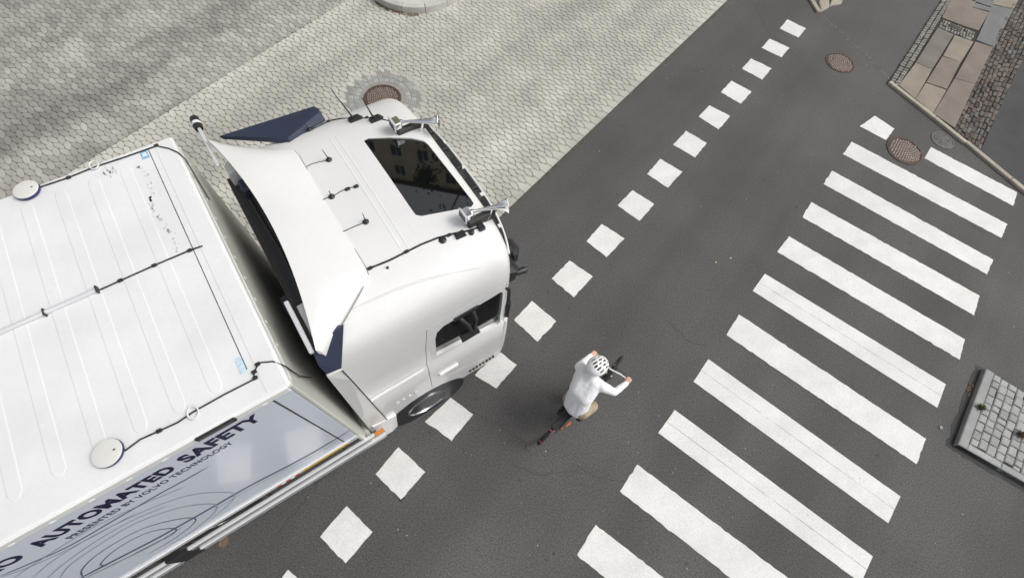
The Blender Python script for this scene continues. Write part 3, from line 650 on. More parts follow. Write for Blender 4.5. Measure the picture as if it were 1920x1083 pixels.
for near in (1, 0):
    y0, y1 = (-.1, .20+.12) if near else (TW-.32, TW+.1); wy = (-.1, .27) if near else (TW-.27, TW+.1)
    f2 = full.copy(); dm_ = boolean(f2, [xz_prism(DOOR, y0, y1)], 'INTERSECT'); dm_ = boolean(dm_, [xz_prism(WIN, *wy), arch]); sharpen(dm_, 32); dm_.materials.clear(); dm_.materials.append(WHITE)
    dr_ = obj('door', dm_, TRK, OFF)
    ys = (.172, .182) if near else (TW-.182, TW-.172)
    gl = xz_prism(dil(WIN, .004), *ys); gl.materials.clear(); gl.materials.append(GLASS); obj('window_pane', gl, dr_)
    s = 1 if near else -1; yb = .11 if near else TW-.11
    y_ = sorted((yb-.03*s, yb+.02*s))
    MB().bbox((1.08, y_[0], 1.50), (1.34, y_[1], 1.56), .014).build('door_handle', WHITE, dr_)
    MB().bbox((1.15, y_[0]+.012, 1.455), (1.30, y_[1], 1.497), .006).build('handle_recess', BLACKP, dr_)
# body trim lines, vents and badge on the visible side
T(MB().bbox((.30, .09, 2.02), (.93, .125, 2.055), .012), 'trim_bead', WHITE)
for k in range(8): T(MB().bbox((1.50+k*.052, .113, .80), (1.53+k*.052, .135, .86), .004), 'vent_slot', BLACKP)
for k, (w, h) in enumerate(((.04, .03), (.035, .03), (.035, .03), (.035, .03))): T(MB().bbox((.50+k*.08, .102, 1.37), (.50+k*.08+w, .112, 1.37+h), .003), 'badge_letter', WHITE)
# rear side fairing, fender skirt
def slab(pts, th, nrm=(0, 1, 0)):
    n = Vector(nrm)*th; return MB().hull([Vector(p) for p in pts]+[Vector(p)+n for p in pts])
for s in (0, 1):
    m_ = lambda x, y, z: (x, y if s == 0 else TW-y, z)
    nn = (0, 1, 0) if s == 0 else (0, -1, 0)
    T(slab([m_(.30, .10, .78), m_(.30, .10, 2.9 if s == 0 else 2.3), m_(.29, .125, 3.15 if s == 0 else 2.3), m_(.17, .13, 3.15 if s == 0 else 2.3), m_(.06, .12, .78)], .025, nn), 'side_fairing', WHITE)
    T(slab([m_(.12, .10, 1.06), m_(.42, .085, 1.0), m_(.36, .05, .62), m_(.27, .04, .56), m_(.12, .05, .56)], .04, nn), 'fender_skirt', WHITE)
    T(MB().lathe((HX, .14 if s == 0 else TW-.14, HZ), nn, [(0, .575), (.62, .575), (.62, .555), (.01, .555)], 40), 'wheel_housing', BLACKP)
    yw = .31 if s == 0 else TW-.31
    w_ = wheel('wheel', tuple(np.array((HX, yw, HZ))-TC), .5, .33, TRK, -1 if s == 0 else 1)
    w_ = wheel('wheel', tuple(np.array((-1.9, yw+(.2 if s == 0 else -.2), HZ))-TC), .5, .55, TRK, -1 if s == 0 else 1)
for y in (.85, 1.75): T(MB().bbox((-2.6, y-.04, .65), (.6, y+.04, .93), .01), 'chassis_rail', DARK)
T(MB().bbox((-.28, .95, .93), (.08, 1.7, .98), .01), 'catwalk', DARK); T(MB().bbox((-2.2, .9, .93), (-1.5, 1.75, 1.08), .02), 'fifth_wheel', DARK)
T(MB().bbox((.10, .5, 1.0), (.188, 1.0, 2.6), .03), 'air_intake', BLACKP); T(MB().bbox((.19, .3, .6), (.236, 2.35, 3.30), .01), 'cab_back', DARK)
T(MB().bbox((-.9, .25, .45), (.05, .8, .95), .04), 'fuel_tank', ALU); T(MB().bbox((-.9, TW-.8, .45), (.05, TW-.25, .95), .04), 'battery_box', DARK)
T(MB().bbox((.10, .85, 2.7), (.188, 1.05, 3.1), .02), 'relay_box', NAVY)
for k in range(3):
    y = 1.05+k*.12; T(MB().tube([(.06, y, 2.2), (-.12, y+.03, 1.5), (-.2, y+.1, 1.05), (-.1, y+.05, 1.0), (-.02, y, 1.3)], .016, 8), 'air_hose', BLACKP, None, 60)
# front face: windscreen, grille, bumper, lamps
ws = MB().grid([[(2.094-.012*0+(.012 if abs(u) < .8 else .0)-.16*abs(u)**3.2+.006, YC+u*1.06, z) for u in np.linspace(-1, 1, 15)] for z in (2.05, 2.5, 2.9)]); T(ws, 'windscreen', GLASS, None, 60)
gr = MB()
for k in range(9): T(MB().bbox((2.145, YC-.75, .78+k*.12), (2.165, YC+.75, .85+k*.12), .008), 'grille_slat', BLACKP)
for s in (-1, 1): T(MB().bbox((2.02, YC+s*.95-.16, .85), (2.15, YC+s*.95+.16, 1.15), .03), 'headlight', mat('lamp_glass', (.6, .62, .65), .1))
# roof deflector: a wide white fairing rising towards the back, hollowed rear edge
def defl_pts(y):
    u = (y-YC)/1.2; a = abs(u)
    xr = .385-.15*a**2.0 if a < 1.1 else .2
    xf = .86 if a < .62 else .86-(a-.62)/.36*.60
    return xr, max(xf, xr+.012)
top = []; bot = []
ys_ = [YC+1.17*math.sin(t*PI/2/12) if 0 else YC+1.17*t/14 for t in range(-14, 15)]
for y in ys_:
    xr, xf = defl_pts(y); a = abs(y-YC)/1.2; zf = 3.594-.015*a**2; zr = 3.715-.045*a**3; row = []; rb = []
    for k in range(9):
        f = k/8; zz = zf+(zr-zf)*(1-(1-f)**1.7)
        if a > .6: zz -= .008*((a-.6)/.4)
        row.append((xf+(xr-xf)*f, y, zz)); rb.append((xf+(xr-xf)*f, y, zz-.035-(.10*max(0, a-.5))))
    top.append(row); bot.append(rb)
dm2 = MB(); dm2.grid(top); dm2.grid([r[::-1] for r in bot]); r_, c_ = len(top), 9; o2 = r_*c_
bi = lambda i, j: o2+i*c_+(c_-1-j); ti = lambda i, j: i*c_+j
for i in range(r_-1): dm2.f += [(ti(i, 0), bi(i, 0), bi(i+1, 0), ti(i+1, 0)), (ti(i, c_-1), ti(i+1, c_-1), bi(i+1, c_-1), bi(i, c_-1))]; dm2.m += [0, 0]
for j in range(c_-1): dm2.f += [(ti(0, j), ti(0, j+1), bi(0, j+1), bi(0, j)), (ti(r_-1, j), bi(r_-1, j), bi(r_-1, j+1), ti(r_-1, j+1))]; dm2.m += [0, 0]
T(dm2, 'roof_deflector', WHITE, None, 28)
SEAL = mat('seal_grey', (.22, .22, .215), .7)
T(MB().tube([(r[0][0]+.004, r[0][1], r[0][2]-.012) for r in top[5:-5]], .004, 6), 'seal', SEAL, None, 60)
for rr_ in (top[1:8], top[-8:-1]): T(MB().tube([(r[0][0]+.006, r[0][1], r[0][2]-.045) for r in rr_], .007, 6), 'seal', SEAL, None, 60)
T(MB().tube([(.305, .099, .85), (.303, .096, 1.6), (.303, .10, 2.3), (.302, .102, 2.9), (.296, .118, 3.14)], .006, 6), 'seal', DARK, None, 60)
# rear bar behind the deflector and its striped end lamp
T(MB().bbox((.235, .625, 3.362), (.555, TW-.505, 3.39), .004), 'roof_well', BLACKP)
for k in range(4): T(MB().tube([(.30+.02*k, .7+.05*k, 3.41), (.33+.03*k, 1.2, 3.42), (.30+.04*k, 1.9+.1*k, 3.41)], .011, 8), 'wiring_loom', DARK, None, 60)
T(MB().bbox((.28, 1.95, 3.39), (.40, 2.10, 3.50), .02), 'relay_box', NAVY)
T(MB().bbox((.19, .17, 3.60), (.225, .66, 3.64), .006), 'rear_bar', ALU)
bar = T(MB().bbox((.203, 2.2, 3.60), (.232, 2.72, 3.63), .006), 'rear_bar', ALU)
T(MB().lathe((.218, 2.74, 3.62), (0, 1, 0), [(0, .04), (.04, .04)], 20), 'end_lamp', ROOFW, bar); T(MB().lathe((.218, 2.78, 3.62), (0, 1, 0), [(0, .042), (.05, .04), (.075, .03)], 20), 'end_lamp_cap', BLACKP, bar, 40)
T(MB().lathe((.218, 2.70, 3.62), (0, 1, 0), [(0, .036), (.04, .042)], 20), 'end_lamp_collar', BLACKP, bar, 40)
# navy side flaps
T(slab([tuple(onY(np.array(q, float), y)) for q, y in (((583,652), .22), ((606,622), .30), ((625,610), .31), ((644,608), .285), ((640,689), .09), ((612,700), .085), ((597,684), .13))], .015, (0, -.6, .6)), 'side_flap', NAVY)
for x, z_ in ((.215, 3.5), (.235, 3.35), (.25, 3.2)): T(MB().lathe((x, .178, z_), (0, -1, 0), [(0, .009), (.012, .009)], 8), 'bolt', CHROME)
T(MB().hull([(.33, 2.63, 3.53), (.86, 2.27, 3.555), (1.25, 2.50, 3.49), (1.265, 2.55, 3.49), (1.235, 2.60, 3.49), (1.20, 2.61, 3.47), (.35, 2.62, 3.49), (1.25, 2.5, 3.46), (.86, 2.25, 3.5), (1.05, 2.34, 3.475), (1.27, 2.42, 3.45), (1.27, 2.44, 3.42)]), 'side_flap', NAVY)
# roof window glass and seal
hg = MB(); hg.prism(HATCH, 3.558, 3.572); hg = T(hg, 'roof_window', GLASSR)
seal = MB(); I2 = dil(HATCH, .012); A2 = HATCH if sum(HATCH[i][0]*HATCH[(i+1) % 14][1]-HATCH[(i+1) % 14][0]*HATCH[i][1] for i in range(14)) > 0 else HATCH[::-1]
# roof pressings
# sun visor
vis_ = MB(); G = []; G2 = []
for u in np.linspace(-1, 1, 25):
    xi = 2.075-.15*abs(u)**3.6; y = YC+u*1.12; G.append([(xi, y, 3.40-.10*abs(u)**2.2), (xi+.13-.03*abs(u)**4, y, 3.30-.12*abs(u)**2.2), (xi+.17-.04*abs(u)**4, y, 3.16-.12*abs(u)**2.2)])
    G2.append((xi+.135-.03*abs(u)**4, y, 3.312-.12*abs(u)**2.2))
vis_.grid(G); ob = T(vis_, 'sun_visor', BLACKP, None, 40); md = ob.modifiers.new('s', 'SOLIDIFY'); md.thickness = .012
T(MB().tube(G2[1:-2], .011, 8), 'visor_edge', WHITE, None, 60)
for k in (4, 8, 12, 16, 20): T(MB().bbox(tuple(np.array(G2[k])-(.05, .02, .012)), tuple(np.array(G2[k])+(.004, .02, .016)), .004), 'visor_clip', WHITE)
for k in range(3, 21, 3): T(MB().bbox((G[k][0][0]+.03, G[k][0][1]-.03, 3.33-.1*abs((k-12)/12)**2.2), (G[k][0][0]+.1, G[k][0][1]+.12, 3.372-.11*abs((k-12)/12)**2.2), .008), 'visor_rib', BLACKP)
# horns
def horn(px0, px1, zb):
    p0 = onZ(np.array(px0, float), zb+.02); p1 = onZ(np.array(px1, float), zb+.02)
    h = empty('horn', tuple(p0-TC)); h.parent = TRK; v = Vector(p1-p0); v.z += .02; L_ = v.length; h_ = v.normalized()
    MB().lathe((0, 0, 0), h_, [(0, .02), (.03, .022), (.06, .011), (L_*.5, .018), (L_-.10, .024), (L_-.05, .036), (L_-.015, .062), (L_, .078), (L_+.006, .074), (L_-.02, .03)], 24).build('trumpet', CHROME, h, 40)
    MB().bbox((-.05, -.06, -.05), (.02, .05, .03), .01).build('driver', CHROME, h)
    MB().bbox((-.04, -.08, -.16), (.24, -.02, -.045), .012).build('bracket', DARK, h)
    mid = h_*(L_*.62); MB().tube([mid+Vector((0, 0, -.01)), mid+Vector((-.02, .0, -.09)), mid+Vector((-.05, 0, -.16))], .01, 8).build('stay', CHROME, h)
    MB().bbox((-.065, -.065, -.06), (-.052, .055, .045), .003).build('mount_plate', ALU, h)
    for k in range(3): MB().bbox((-.069, -.05+k*.035, -.04), (-.064, -.03+k*.035, .03), .001).build('slot', BLACKP, h)
horn((745, 228), (822, 230), 3.66); horn((878, 398), (950, 386), 3.66)
# antennas and roof cables
def roofz(y): 
    a = abs(y-YC); zs = sorted((hw, z) for z, hw, _, _ in SLI if z > 3)
    for (h0, z0), (h1, z1) in zip(zs, zs[1:]):
        if h0 <= a <= h1: return z0+(z1-z0)*(a-h0)/(h1-h0)
    return 3.595
def at(px, dz=0.):
    p = onZ(np.array(px, float), 3.58)
    for _ in range(4): p = onZ(np.array(px, float), roofz(p[1])+dz)
    return p
def crease(x, w, h, m, name, hy=.74):
    mb = MB(); mb.grid([[(x+u*w, y, roofz(y)+hh) for u, hh in ((-1, -.001), (-.6, h), (.6, h), (1, -.001))] for y in np.linspace(YC-hy, YC+hy, 25)]); T(mb, name, m, None, 60)
crease(1.19, .012, .0018, WHITE, 'roof_crease'); crease(1.25, .012, .0018, WHITE, 'roof_crease'); crease(.895, .0025, .0008, RAILW, 'roof_seam'); crease(1.36, .003, .0006, ROOFW, 'roof_seam')
def antenna(px, tip, r=.028):
    p = at(px); a = empty('antenna', tuple(p-TC)); a.parent = TRK
    MB().lathe((0, 0, -.004), (0, 0, 1), [(0, r), (.012, r), (.02, r*.6), (.034, r*.3)], 20).build('base', BLACKP, a, 40)
    MB().tube([(0, 0, .02), tip], [.006, .0025], 6).build('whip', BLACKP, a)
    return p
def rc(pxs, r=.005, dz=.004): T(MB().tube([at(q, dz) for q in pxs], r, 6), 'cable', BLACKP, None, 60)
antenna((617, 300), (-.02, .02, .13)); rc([(616,301),(600,303),(585,307),(572,314),(563,321)], .003)
antenna((622, 369), (0, .0, .09)); rc([(598,378),(610,372),(622,369),(640,358),(655,352),(668,350)], .0035); antenna((686, 416), (0, .01, .12)); rc([(684,417),(668,423),(650,431),(634,438)], .0035)
for q in ((652, 355), (668, 350)): p = at(q); T(MB().bbox(p+(-.022, -.016, -.004), p+(.022, .016, .016), .006), 'cable_box', BLACKP)
antenna((581, 244), (-.10, .04, .30), .03)
T(MB().tube([at(q, -.004) for q in ((636,594),(665,578),(700,562),(735,546),(770,533),(800,523),(830,515),(865,507),(900,501))], [.002]+[.011]*6+[.007, .002], 10), 'body_crease', WHITE, None, 60)
def fin(px, tip):
    p = at(px); a = empty('fin_antenna', tuple(p-TC)); a.parent = TRK
    MB().hull([(-.08, -.04, -.03), (.07, -.045, -.03), (-.08, .04, -.03), (.07, .04, -.03), (-.055, -.025, .035), (.035, -.028, .035), (-.055, .025, .035), (.035, .025, .035), (.095, 0, -.02)]).build('base', BLACKP, a)
    MB().tube([(-.02, 0, .02), (-.035, .005, .08), tip], [.013, .008, .003], 8).build('whip', BLACKP, a, 60)
fin((667, 224), (-.12, .06, .36)); fin((706, 224), (-.07, .05, .26))
rc([(540,262),(560,252),(578,246),(600,235),(618,226),(640,222),(668,222),(706,221),(735,228)], .0055)
for q in ((552,256),(566,249),(616,228),(688,221)): p = at(q); T(MB().bbox(p+(-.016, -.012, -.004), p+(.016, .012, .014), .004), 'cable_clip', BLACKP)
rc([(678,507),(700,500),(730,488),(760,473),(790,458),(820,446),(850,438),(880,432),(900,425)], .009, .003)
for q in ((694,503),(762,472),(842,441)): p = at(q); T(MB().bbox(p+(-.02, -.014, -.004), p+(.02, .014, .014), .004), 'cable_clip', BLACKP)
antenna((830, 450), (.0, .0, .03), .034); antenna((727, 502), (0, 0, .012), .011)
p = at((863, 440)); T(MB().hull([tuple(p+np.array(q)) for q in ((-.055,-.03,-.01),(.05,-.035,-.01),(.055,.025,-.01),(-.05,.03,-.01),(-.04,-.02,.03),(.035,-.02,.03),(.035,.02,.03),(-.04,.02,.03))]), 'fin_antenna', BLACKP)
p = at((884, 436)); T(MB().lathe(tuple(p), (0, 0, 1), [(-.005, .026), (.015, .026), (.02, .018)], 20), 'sensor_puck', BLACKP, None, 40)
p = at((902, 427)); T(MB().bbox(p+(-.03, -.03, -.02), p+(.035, .035, .02), .008), 'junction_box', BLACKP); T(MB().tube([p, p+(0, .05, .03), p+(-.03, .1, .06), p+(-.05, .13, .03)], .006, 6), 'cable', BLACKP, None, 60)
# mirrors and camera pods at the front corner
def arm(pts, r, name='mirror_arm'): T(MB().tube(pts, r, 10), name, BLACKP, None, 60)
T(MB().bbox((2.14, .34, 2.82), (2.28, .56, 3.05), .045), 'front_mirror', BLACKP); arm([(2.0, .33, 3.12), (2.1, .36, 3.1), (2.2, .44, 3.02)], .04)
T(MB().hull([(2.02, .18, 3.06), (2.11, .17, 3.02), (2.16, .22, 2.98), (2.15, .40, 3.0), (2.04, .36, 3.1), (2.05, .2, 2.8), (2.12, .2, 2.8), (2.13, .36, 2.8)]), 'corner_pod', BLACKP)
T(MB().lathe((2.12, .22, 2.9), (.9, -.15, 0), [(0, .03), (.11, .038), (.13, .026)], 20), 'camera_pod', BLACKP, None, 40)
T(MB().lathe((2.26, 1.05, 2.95), (1, 0, 0), [(-.1, .03), (.07, .04), (.09, .025)], 20), 'camera_pod', BLACKP, None, 40)
for s in (0, 1):
    m_ = lambda x, y, z: (x, y if s == 0 else TW-y, z)
    arm([m_(1.42, .16, 2.80), m_(1.47, .05, 2.74), m_(1.50, .03, 2.55)], .022); arm([m_(1.58, .17, 2.82), m_(1.57, .06, 2.74), m_(1.52, .03, 2.55)], .022)
    T(MB().hull([m_(*q) for q in ((1.40, .06, 2.52), (1.58, .06, 2.52), (1.60, .02, 2.42), (1.38, .02, 2.42), (1.40, .12, 2.36), (1.58, .12, 2.36), (1.40, .13, 2.5), (1.58, .13, 2.5))]), 'kerb_mirror', BLACKP)
    T(MB().bbox(*[tuple(map(f, *q)) for q in [(m_(1.36, .12, 2.80), m_(1.64, .17, 2.88))] for f in (min, max)], .01), 'mirror_mount', BLACKP)
    arm([m_(1.86, .20, 2.88), m_(1.95, .16, 2.88), m_(2.03, .17, 2.72), m_(2.05, .18, 2.4)], .022)
    T(MB().bbox(*[tuple(map(f, *q)) for q in [(m_(2.0, .12, 2.0), m_(2.08, .24, 2.42))] for f in (min, max)], .04), 'door_mirror', BLACKP)
T(MB().tube([(2.03, .16, 1.95), (2.06, .17, 1.5), (2.05, .19, 1.1)], .02, 8), 'corner_seam', BLACKP, None, 60)
# ---------------------------------------------------------------- bicycle and rider (bike frame: x forward, y left, origin under the rear end)
BO = g2((1008, 833), .3); BE = g2((1172, 672), .35); BH = math.atan2(*(BE-BO)[::-1]); BX = np.array([math.cos(BH), math.sin(BH)]); BYv = np.array([-BX[1], BX[0]])
def bl(px, z): p = g2(px, z)-BO; return np.array([p @ BX, p @ BYv, z])
BK = empty('bicycle', (*(BO+BX*.34), 0), BH); tag(BK, 'black bicycle with white handlebar under the rider in white', 'bicycle')
def K(mb, name, m, par=None, sm=40): return mb.build(name, m, BK if par is None else par, sm, (-.34, 0, 0) if par is None else (0, 0, 0))
FR = BLACKP
def bwheel(x, steer=0.):
    w = empty('wheel', (x-.34, 0, .34)); w.parent = BK; w.rotation_euler = (0, 0, steer)
    MB().tube([(.325*math.cos(t*PI/20), 0, .325*math.sin(t*PI/20)) for t in range(41)], .023, 8, False).build('tyre', RUBBER, w, 60)
    MB().tube([(.30*math.cos(t*PI/20), 0, .30*math.sin(t*PI/20)) for t in range(41)], .010, 8, False).build('rim', ALU, w, 60)
    MB().lathe((0, -.05, 0), (0, 1, 0), [(0, .02), (.1, .02)], 12).build('hub', ALU, w)
    for k in range(18):
        t = 2*PI*k/18; MB().tube([(.02*math.cos(t+.6), (-1)**k*.03, .02*math.sin(t+.6)), (.295*math.cos(t), 0, .295*math.sin(t))], .0014, 4).build('spoke', ALU, w)
    return w
rx, fx = .34, 1.46; bwheel(rx); bwheel(fx, math.radians(9))
st, bb, hd0, hd1 = (.66, 0, .82), (.82, 0, .29), (1.24, 0, .62), (1.20, 0, .84)
for a, b_, r in ((st, bb, .017), (bb, hd0, .02), ((.68, 0, .76), hd1, .018), (hd0, hd1, .022)): K(MB().tube([a, b_], r, 10), 'frame_tube', FR)
for s in (-1, 1):
    K(MB().tube([(rx, s*.06, .34), (.80, s*.03, .29)], .010, 8), 'chain_stay', FR); K(MB().tube([(rx, s*.06, .34), (.66, s*.02, .74)], .010, 8), 'seat_stay', FR)
    K(MB().tube([(fx, s*.055, .34), (1.30, s*.045, .62), (1.25, s*.02, .66)], .012, 8), 'fork_blade', FR)
K(MB().tube([st, (.64, 0, .93)], .014, 8), 'seat_post', ALU)
K(MB().hull([(.52, .08, .95), (.52, -.08, .95), (.60, .085, .97), (.60, -.085, .97), (.80, .02, .96), (.80, -.02, .96), (.55, .05, .91), (.55, -.05, .91), (.78, 0, .93)]), 'saddle', BLACKP)
hR, hL = bl((1178, 712), 1.03), bl((1114, 663), 1.03)
K(MB().tube([hd1, (1.20, 0, .98), (1.25, .02, 1.02)], .018, 8), 'stem', BLACKP)
K(MB().tube([hL+(-.10, .02, 0), hL, hL*.6+np.array([1.27, .02, 1.05])*.4, (1.26, .02, 1.03), hR*.55+np.array([1.28, .02, 1.05])*.45, hR, hR+(-.08, -.02, 0)], .012, 10), 'handlebar', WHITE, None, 60)
for h in (hL, hR): K(MB().tube([h+(-.10, 0, 0), h+(.03, 0, 0)], .019, 10), 'grip', BLACKP)
for s in (-1, 1):
    K(MB().tube([hR+(.02, .05, -.01) if s < 0 else hL+(.02, -.05, -.01), (1.36, s*.03, .98), (1.30, 0, .8)], .004, 6), 'brake_cable', BLACKP)
    K(MB().tube([bb, (.82+s*.02, s*.09, .29), (.82+s*.10, s*.10, .29-s*.13)], .011, 8), 'crank', ALU); K(MB().bbox((.76+s*.10, s*.15-.045, .28-s*.13), (.88+s*.10, s*.15+.045, .305-s*.13), .006), 'pedal', BLACKP)
K(MB().lathe((.82, -.055, .29), (0, 1, 0), [(0, .10), (.006, .10)], 28), 'chainring', DARK)
G = []
for k in range(13): t = math.radians(30+k*10.5); G.append([(rx+.375*math.cos(t), y, .34+.375*math.sin(t)+(0 if abs(y) > .02 else .012)) for y in (-.022, -.01, .01, .022)])
K(MB().grid(G), 'mudguard', BLACKP)
for z_ in (.74, .80): K(MB().tube([(.20, .06, z_-.06), (.62, .05, z_-.06)], .007, 6), 'rack_rail', DARK); K(MB().tube([(.20, -.06, z_-.06), (.62, -.05, z_-.06)], .007, 6), 'rack_rail', DARK)
K(MB().bbox((.22, -.05, .70), (.60, .05, .725), .008), 'rack_plate', RUBBER)
RED = mat('red_plastic', (.32, .03, .035), .35); ORG = mat('orange_plastic', (.45, .13, .03), .4)
K(MB().bbox((.172, -.035, .68), (.192, .035, .71), .006), 'rear_light', RED); K(MB().bbox((.008, -.022, .51), (.022, .022, .545), .004), 'reflector', RED)
K(MB().bbox((.44, -.11, .34), (.54, -.075, .39), .008), 'reflector', ORG); K(MB().bbox((.30, -.085, .60), (.34, -.07, .66), .004), 'reflector', ORG)
K(MB().bbox((.46, .07, .40), (.66, .13, .68), .02), 'side_bag', BLACKP)
K(MB().lathe((1.33, 0, .90), (1, 0, -.15), [(0, .02), (.04, .035), (.05, .03)], 16), 'front_light', BLACKP)
# rider
PR = empty('person', (*(BO+BX*.8), 0), BH); tag(PR, 'cyclist in a white long-sleeved top and white vented helmet riding beside the truck', 'person')
PO = (-.8, 0, 0)
def capsule(mb, a, b_, r0, r1, sq=1.):
    a = Vector(a); b_ = Vector(b_); d = (b_-a); L_ = d.length; prof = []
    for k in range(5): t = -PI/2+PI/2*k/4; prof.append((r0*math.sin(t), max(.0005, r0*math.cos(t))))
    for k in range(1, 5): t = PI/2*k/4; prof.append((L_+r1*math.sin(t), max(.0005, r1*math.cos(t))))
    mb.lathe(a, d, prof, 14)
def organic(chains, vox, name, m, par, loc, smooth=6, noise=0., nscale=.1):
    mb = MB()
    for ch in chains:
        for (a, r0), (b_, r1) in zip(ch, ch[1:]): capsule(mb, a, b_, r0, r1)
    o = mb.build('tmp', m); r = o.modifiers.new('r', 'REMESH'); r.mode = 'VOXEL'; r.voxel_size = vox
    s = o.modifiers.new('s', 'SMOOTH'); s.iterations = smooth; s.factor = .6
    if noise:
        tx = bpy.data.textures.new('folds', 'CLOUDS'); tx.noise_scale = nscale; d = o.modifiers.new('d', 'DISPLACE'); d.texture = tx; d.strength = noise; d.mid_level = .5; d.texture_coords = 'LOCAL'
    me = evaluated(o); bpy.data.objects.remove(o); me.materials.clear(); me.materials.append(m)
    for p in me.polygons: p.use_smooth = True
    return obj(name, me, par, loc)
SKIN = mat('skin', (.55, .33, .24), .55, var=.08); SHIRT = mat('white_cotton', (.78, .785, .80), .85, var=.03, scale=20, bump=.15, bscale=200)
TROU = mat('khaki_cotton', (.33, .275, .19), .9, var=.1, scale=12); HELM = mat('helmet_white', (.80, .80, .79), .3, coat=.3)
hip = np.array([.60, .0, 1.0]); sh = bl((1108, 706), 1.40); head = bl((1119, 687), 1.60); neck = sh+(head-sh)*.4+np.array([0, 0, .02])
shL, shR = sh+np.array([-.01, .175, 0]), sh+np.array([.02, -.175, -.01])
elR = bl((1152, 735), 1.13); elL = bl((1092, 681), 1.19); wrR, wrL = hR+np.array([-.075, -.01, .035]), hL+np.array([-.075, .01, .035])
mid = hip*.5+sh*.5+np.array([-.05, 0, .03])
kR = np.array([.80, -.15, .78]); kL = np.array([.98, .13, .72]); aR = np.array([.70, -.14, .40]); aL = np.array([.86, .13, .20])
hipR, hipL = hip+(0, -.10, -.03), hip+(0, .10, -.03)
def fingers(h, s):
    out = []
    for k in range(4):
        y = h[1]+(-.032+.021*k); o = (0, .004, .006, -.004)[k]
        out.append([((h[0]-.025, y, h[2]+.028), .009), ((h[0]+.022+o, y, h[2]+.024), .0085), ((h[0]+.036+o, y, h[2]-.006), .008), ((h[0]+.012+o, y, h[2]-.028), .007)])
    out.append([((h[0]-.05, h[1]-s*.03, h[2]+.02), .011), ((h[0]-.02, h[1]-s*.048, h[2]), .009), ((h[0]+.012, h[1]-s*.05, h[2]-.018), .008)])
    return out
palm = lambda w, h: [(w, .027), (h+np.array([-.035, .018, .025]), .022), (h+np.array([-.03, -.018, .025]), .022), (w, .027)]
body_ch = [[(hip, .10), (mid, .09), (sh-(.02, 0, .06), .095), (neck, .055), (head-(.0, 0, .02), .085)], [(shL, .055), (elL, .042), (wrL, .028)], [(shR, .055), (elR, .042), (wrR, .028)], palm(wrR, hR), palm(wrL, hL),
  [(hipR, .085), (kR, .055), (aR, .04)], [(hipL, .085), (kL, .055), (aL, .04)], [(aR, .04), (aR+(.14, 0, -.06), .03)], [(aL, .04), (aL+(.14, 0, -.05), .03)],
  [(head+(.03, 0, -.06), .07), (head+(.055, 0, -.09), .045)], [(head+(.10, 0, -.05), .014), (head+(.085, 0, -.03), .01)]]+fingers(hR, -1)+fingers(hL, 1)
organic(body_ch, .0075, 'body', SKIN, PR, PO, 3)
wv = np.array([0, 1, 0])
shirt = [[(hip+(-.02, .06, -.05), .115), (mid+(0, .06, 0), .115), (sh+(-.03, .09, -.05), .115)], [(hip+(-.02, -.06, -.05), .115), (mid+(0, -.06, 0), .115), (sh+(-.03, -.09, -.05), .115)], [(hip+(-.03, 0, -.04), .12), (mid, .115), (sh+(-.02, 0, -.05), .115), (neck+(-.01, 0, -.03), .07)],
  [(sh+(-.01, .06, -.02), .085), (shL, .07), (elL, .052), (wrL, .041)], [(sh+(-.01, -.06, -.02), .085), (shR, .07), (elR, .052), (wrR, .041)]]
organic(shirt, .011, 'shirt', SHIRT, PR, PO, 8, .008, .05)
organic([[(hip+(0, 0, -.04), .14), (hipR, .11), (kR, .078), (aR+(0, 0, .05), .062)], [(hip+(0, 0, -.04), .14), (hipL, .11), (kL, .078), (aL+(0, 0, .05), .062)]], .011, 'trousers', TROU, PR, PO, 4, .014, .06)
for a in (aR, aL): organic([[(a+(-.03, 0, -.04), .048), (a+(.06, 0, -.055), .045), (a+(.16, 0, -.065), .038)]], .008, 'shoe', BLACKP, PR, PO, 2)
# eyes and brows are hidden below the helmet brim but present
for s in (-1, 1): MB().lathe(head+np.array([.083, s*.03, -.02]), (1, 0, 0), [(-.008, .012), (0, .011), (.005, .004)], 10).build('eye', mat('eye', (.1, .08, .07), .2), PR, 40, PO); MB().hull([head+np.array(q) for q in ((0, s*.085, -.04), (.02, s*.087, .0), (-.015, s*.09, 0), (-.01, s*.095, -.03), (.0, s*.10, -.01), (.01, s*.086, -.05))]).build('ear', SKIN, PR, 60, PO)
# helmet: ribbed shell over a dark liner, with elongated vents between the ribs
hc0 = head+np.array([.0, 0, .035]); lin = MB(); hx, hy, hz = .150, .122, .118
def ell(th, ph, k=1.): return hc0+np.array([hx*k*math.cos(ph)*math.cos(th), hy*k*math.cos(ph)*math.sin(th), hz*k*math.sin(ph)])
lin.grid([[ell(2*PI*i/28, -.25+(PI/2+.25)*j/8*.999, .93) for i in range(29)] for j in range(9)]); 
HT = empty('helmet', tuple(np.array(hc0)+PO)); HT.parent = PR; HT.rotation_euler = (math.radians(4), math.radians(14), math.radians(-8))
def hb(mb, name, m, sm=50):
    mb.v = [tuple(np.array(v)-hc0) for v in mb.v]; return mb.build(name, m, HT, sm)
hb(lin, 'liner', BLACKP)
NT, NP = 84, 30; sh_ = MB(); vs = [[ell(2*PI*i/NT, -.28+(PI/2+.28)*j/NP*.995, 1.) for i in range(NT)] for j in range(NP+1)]
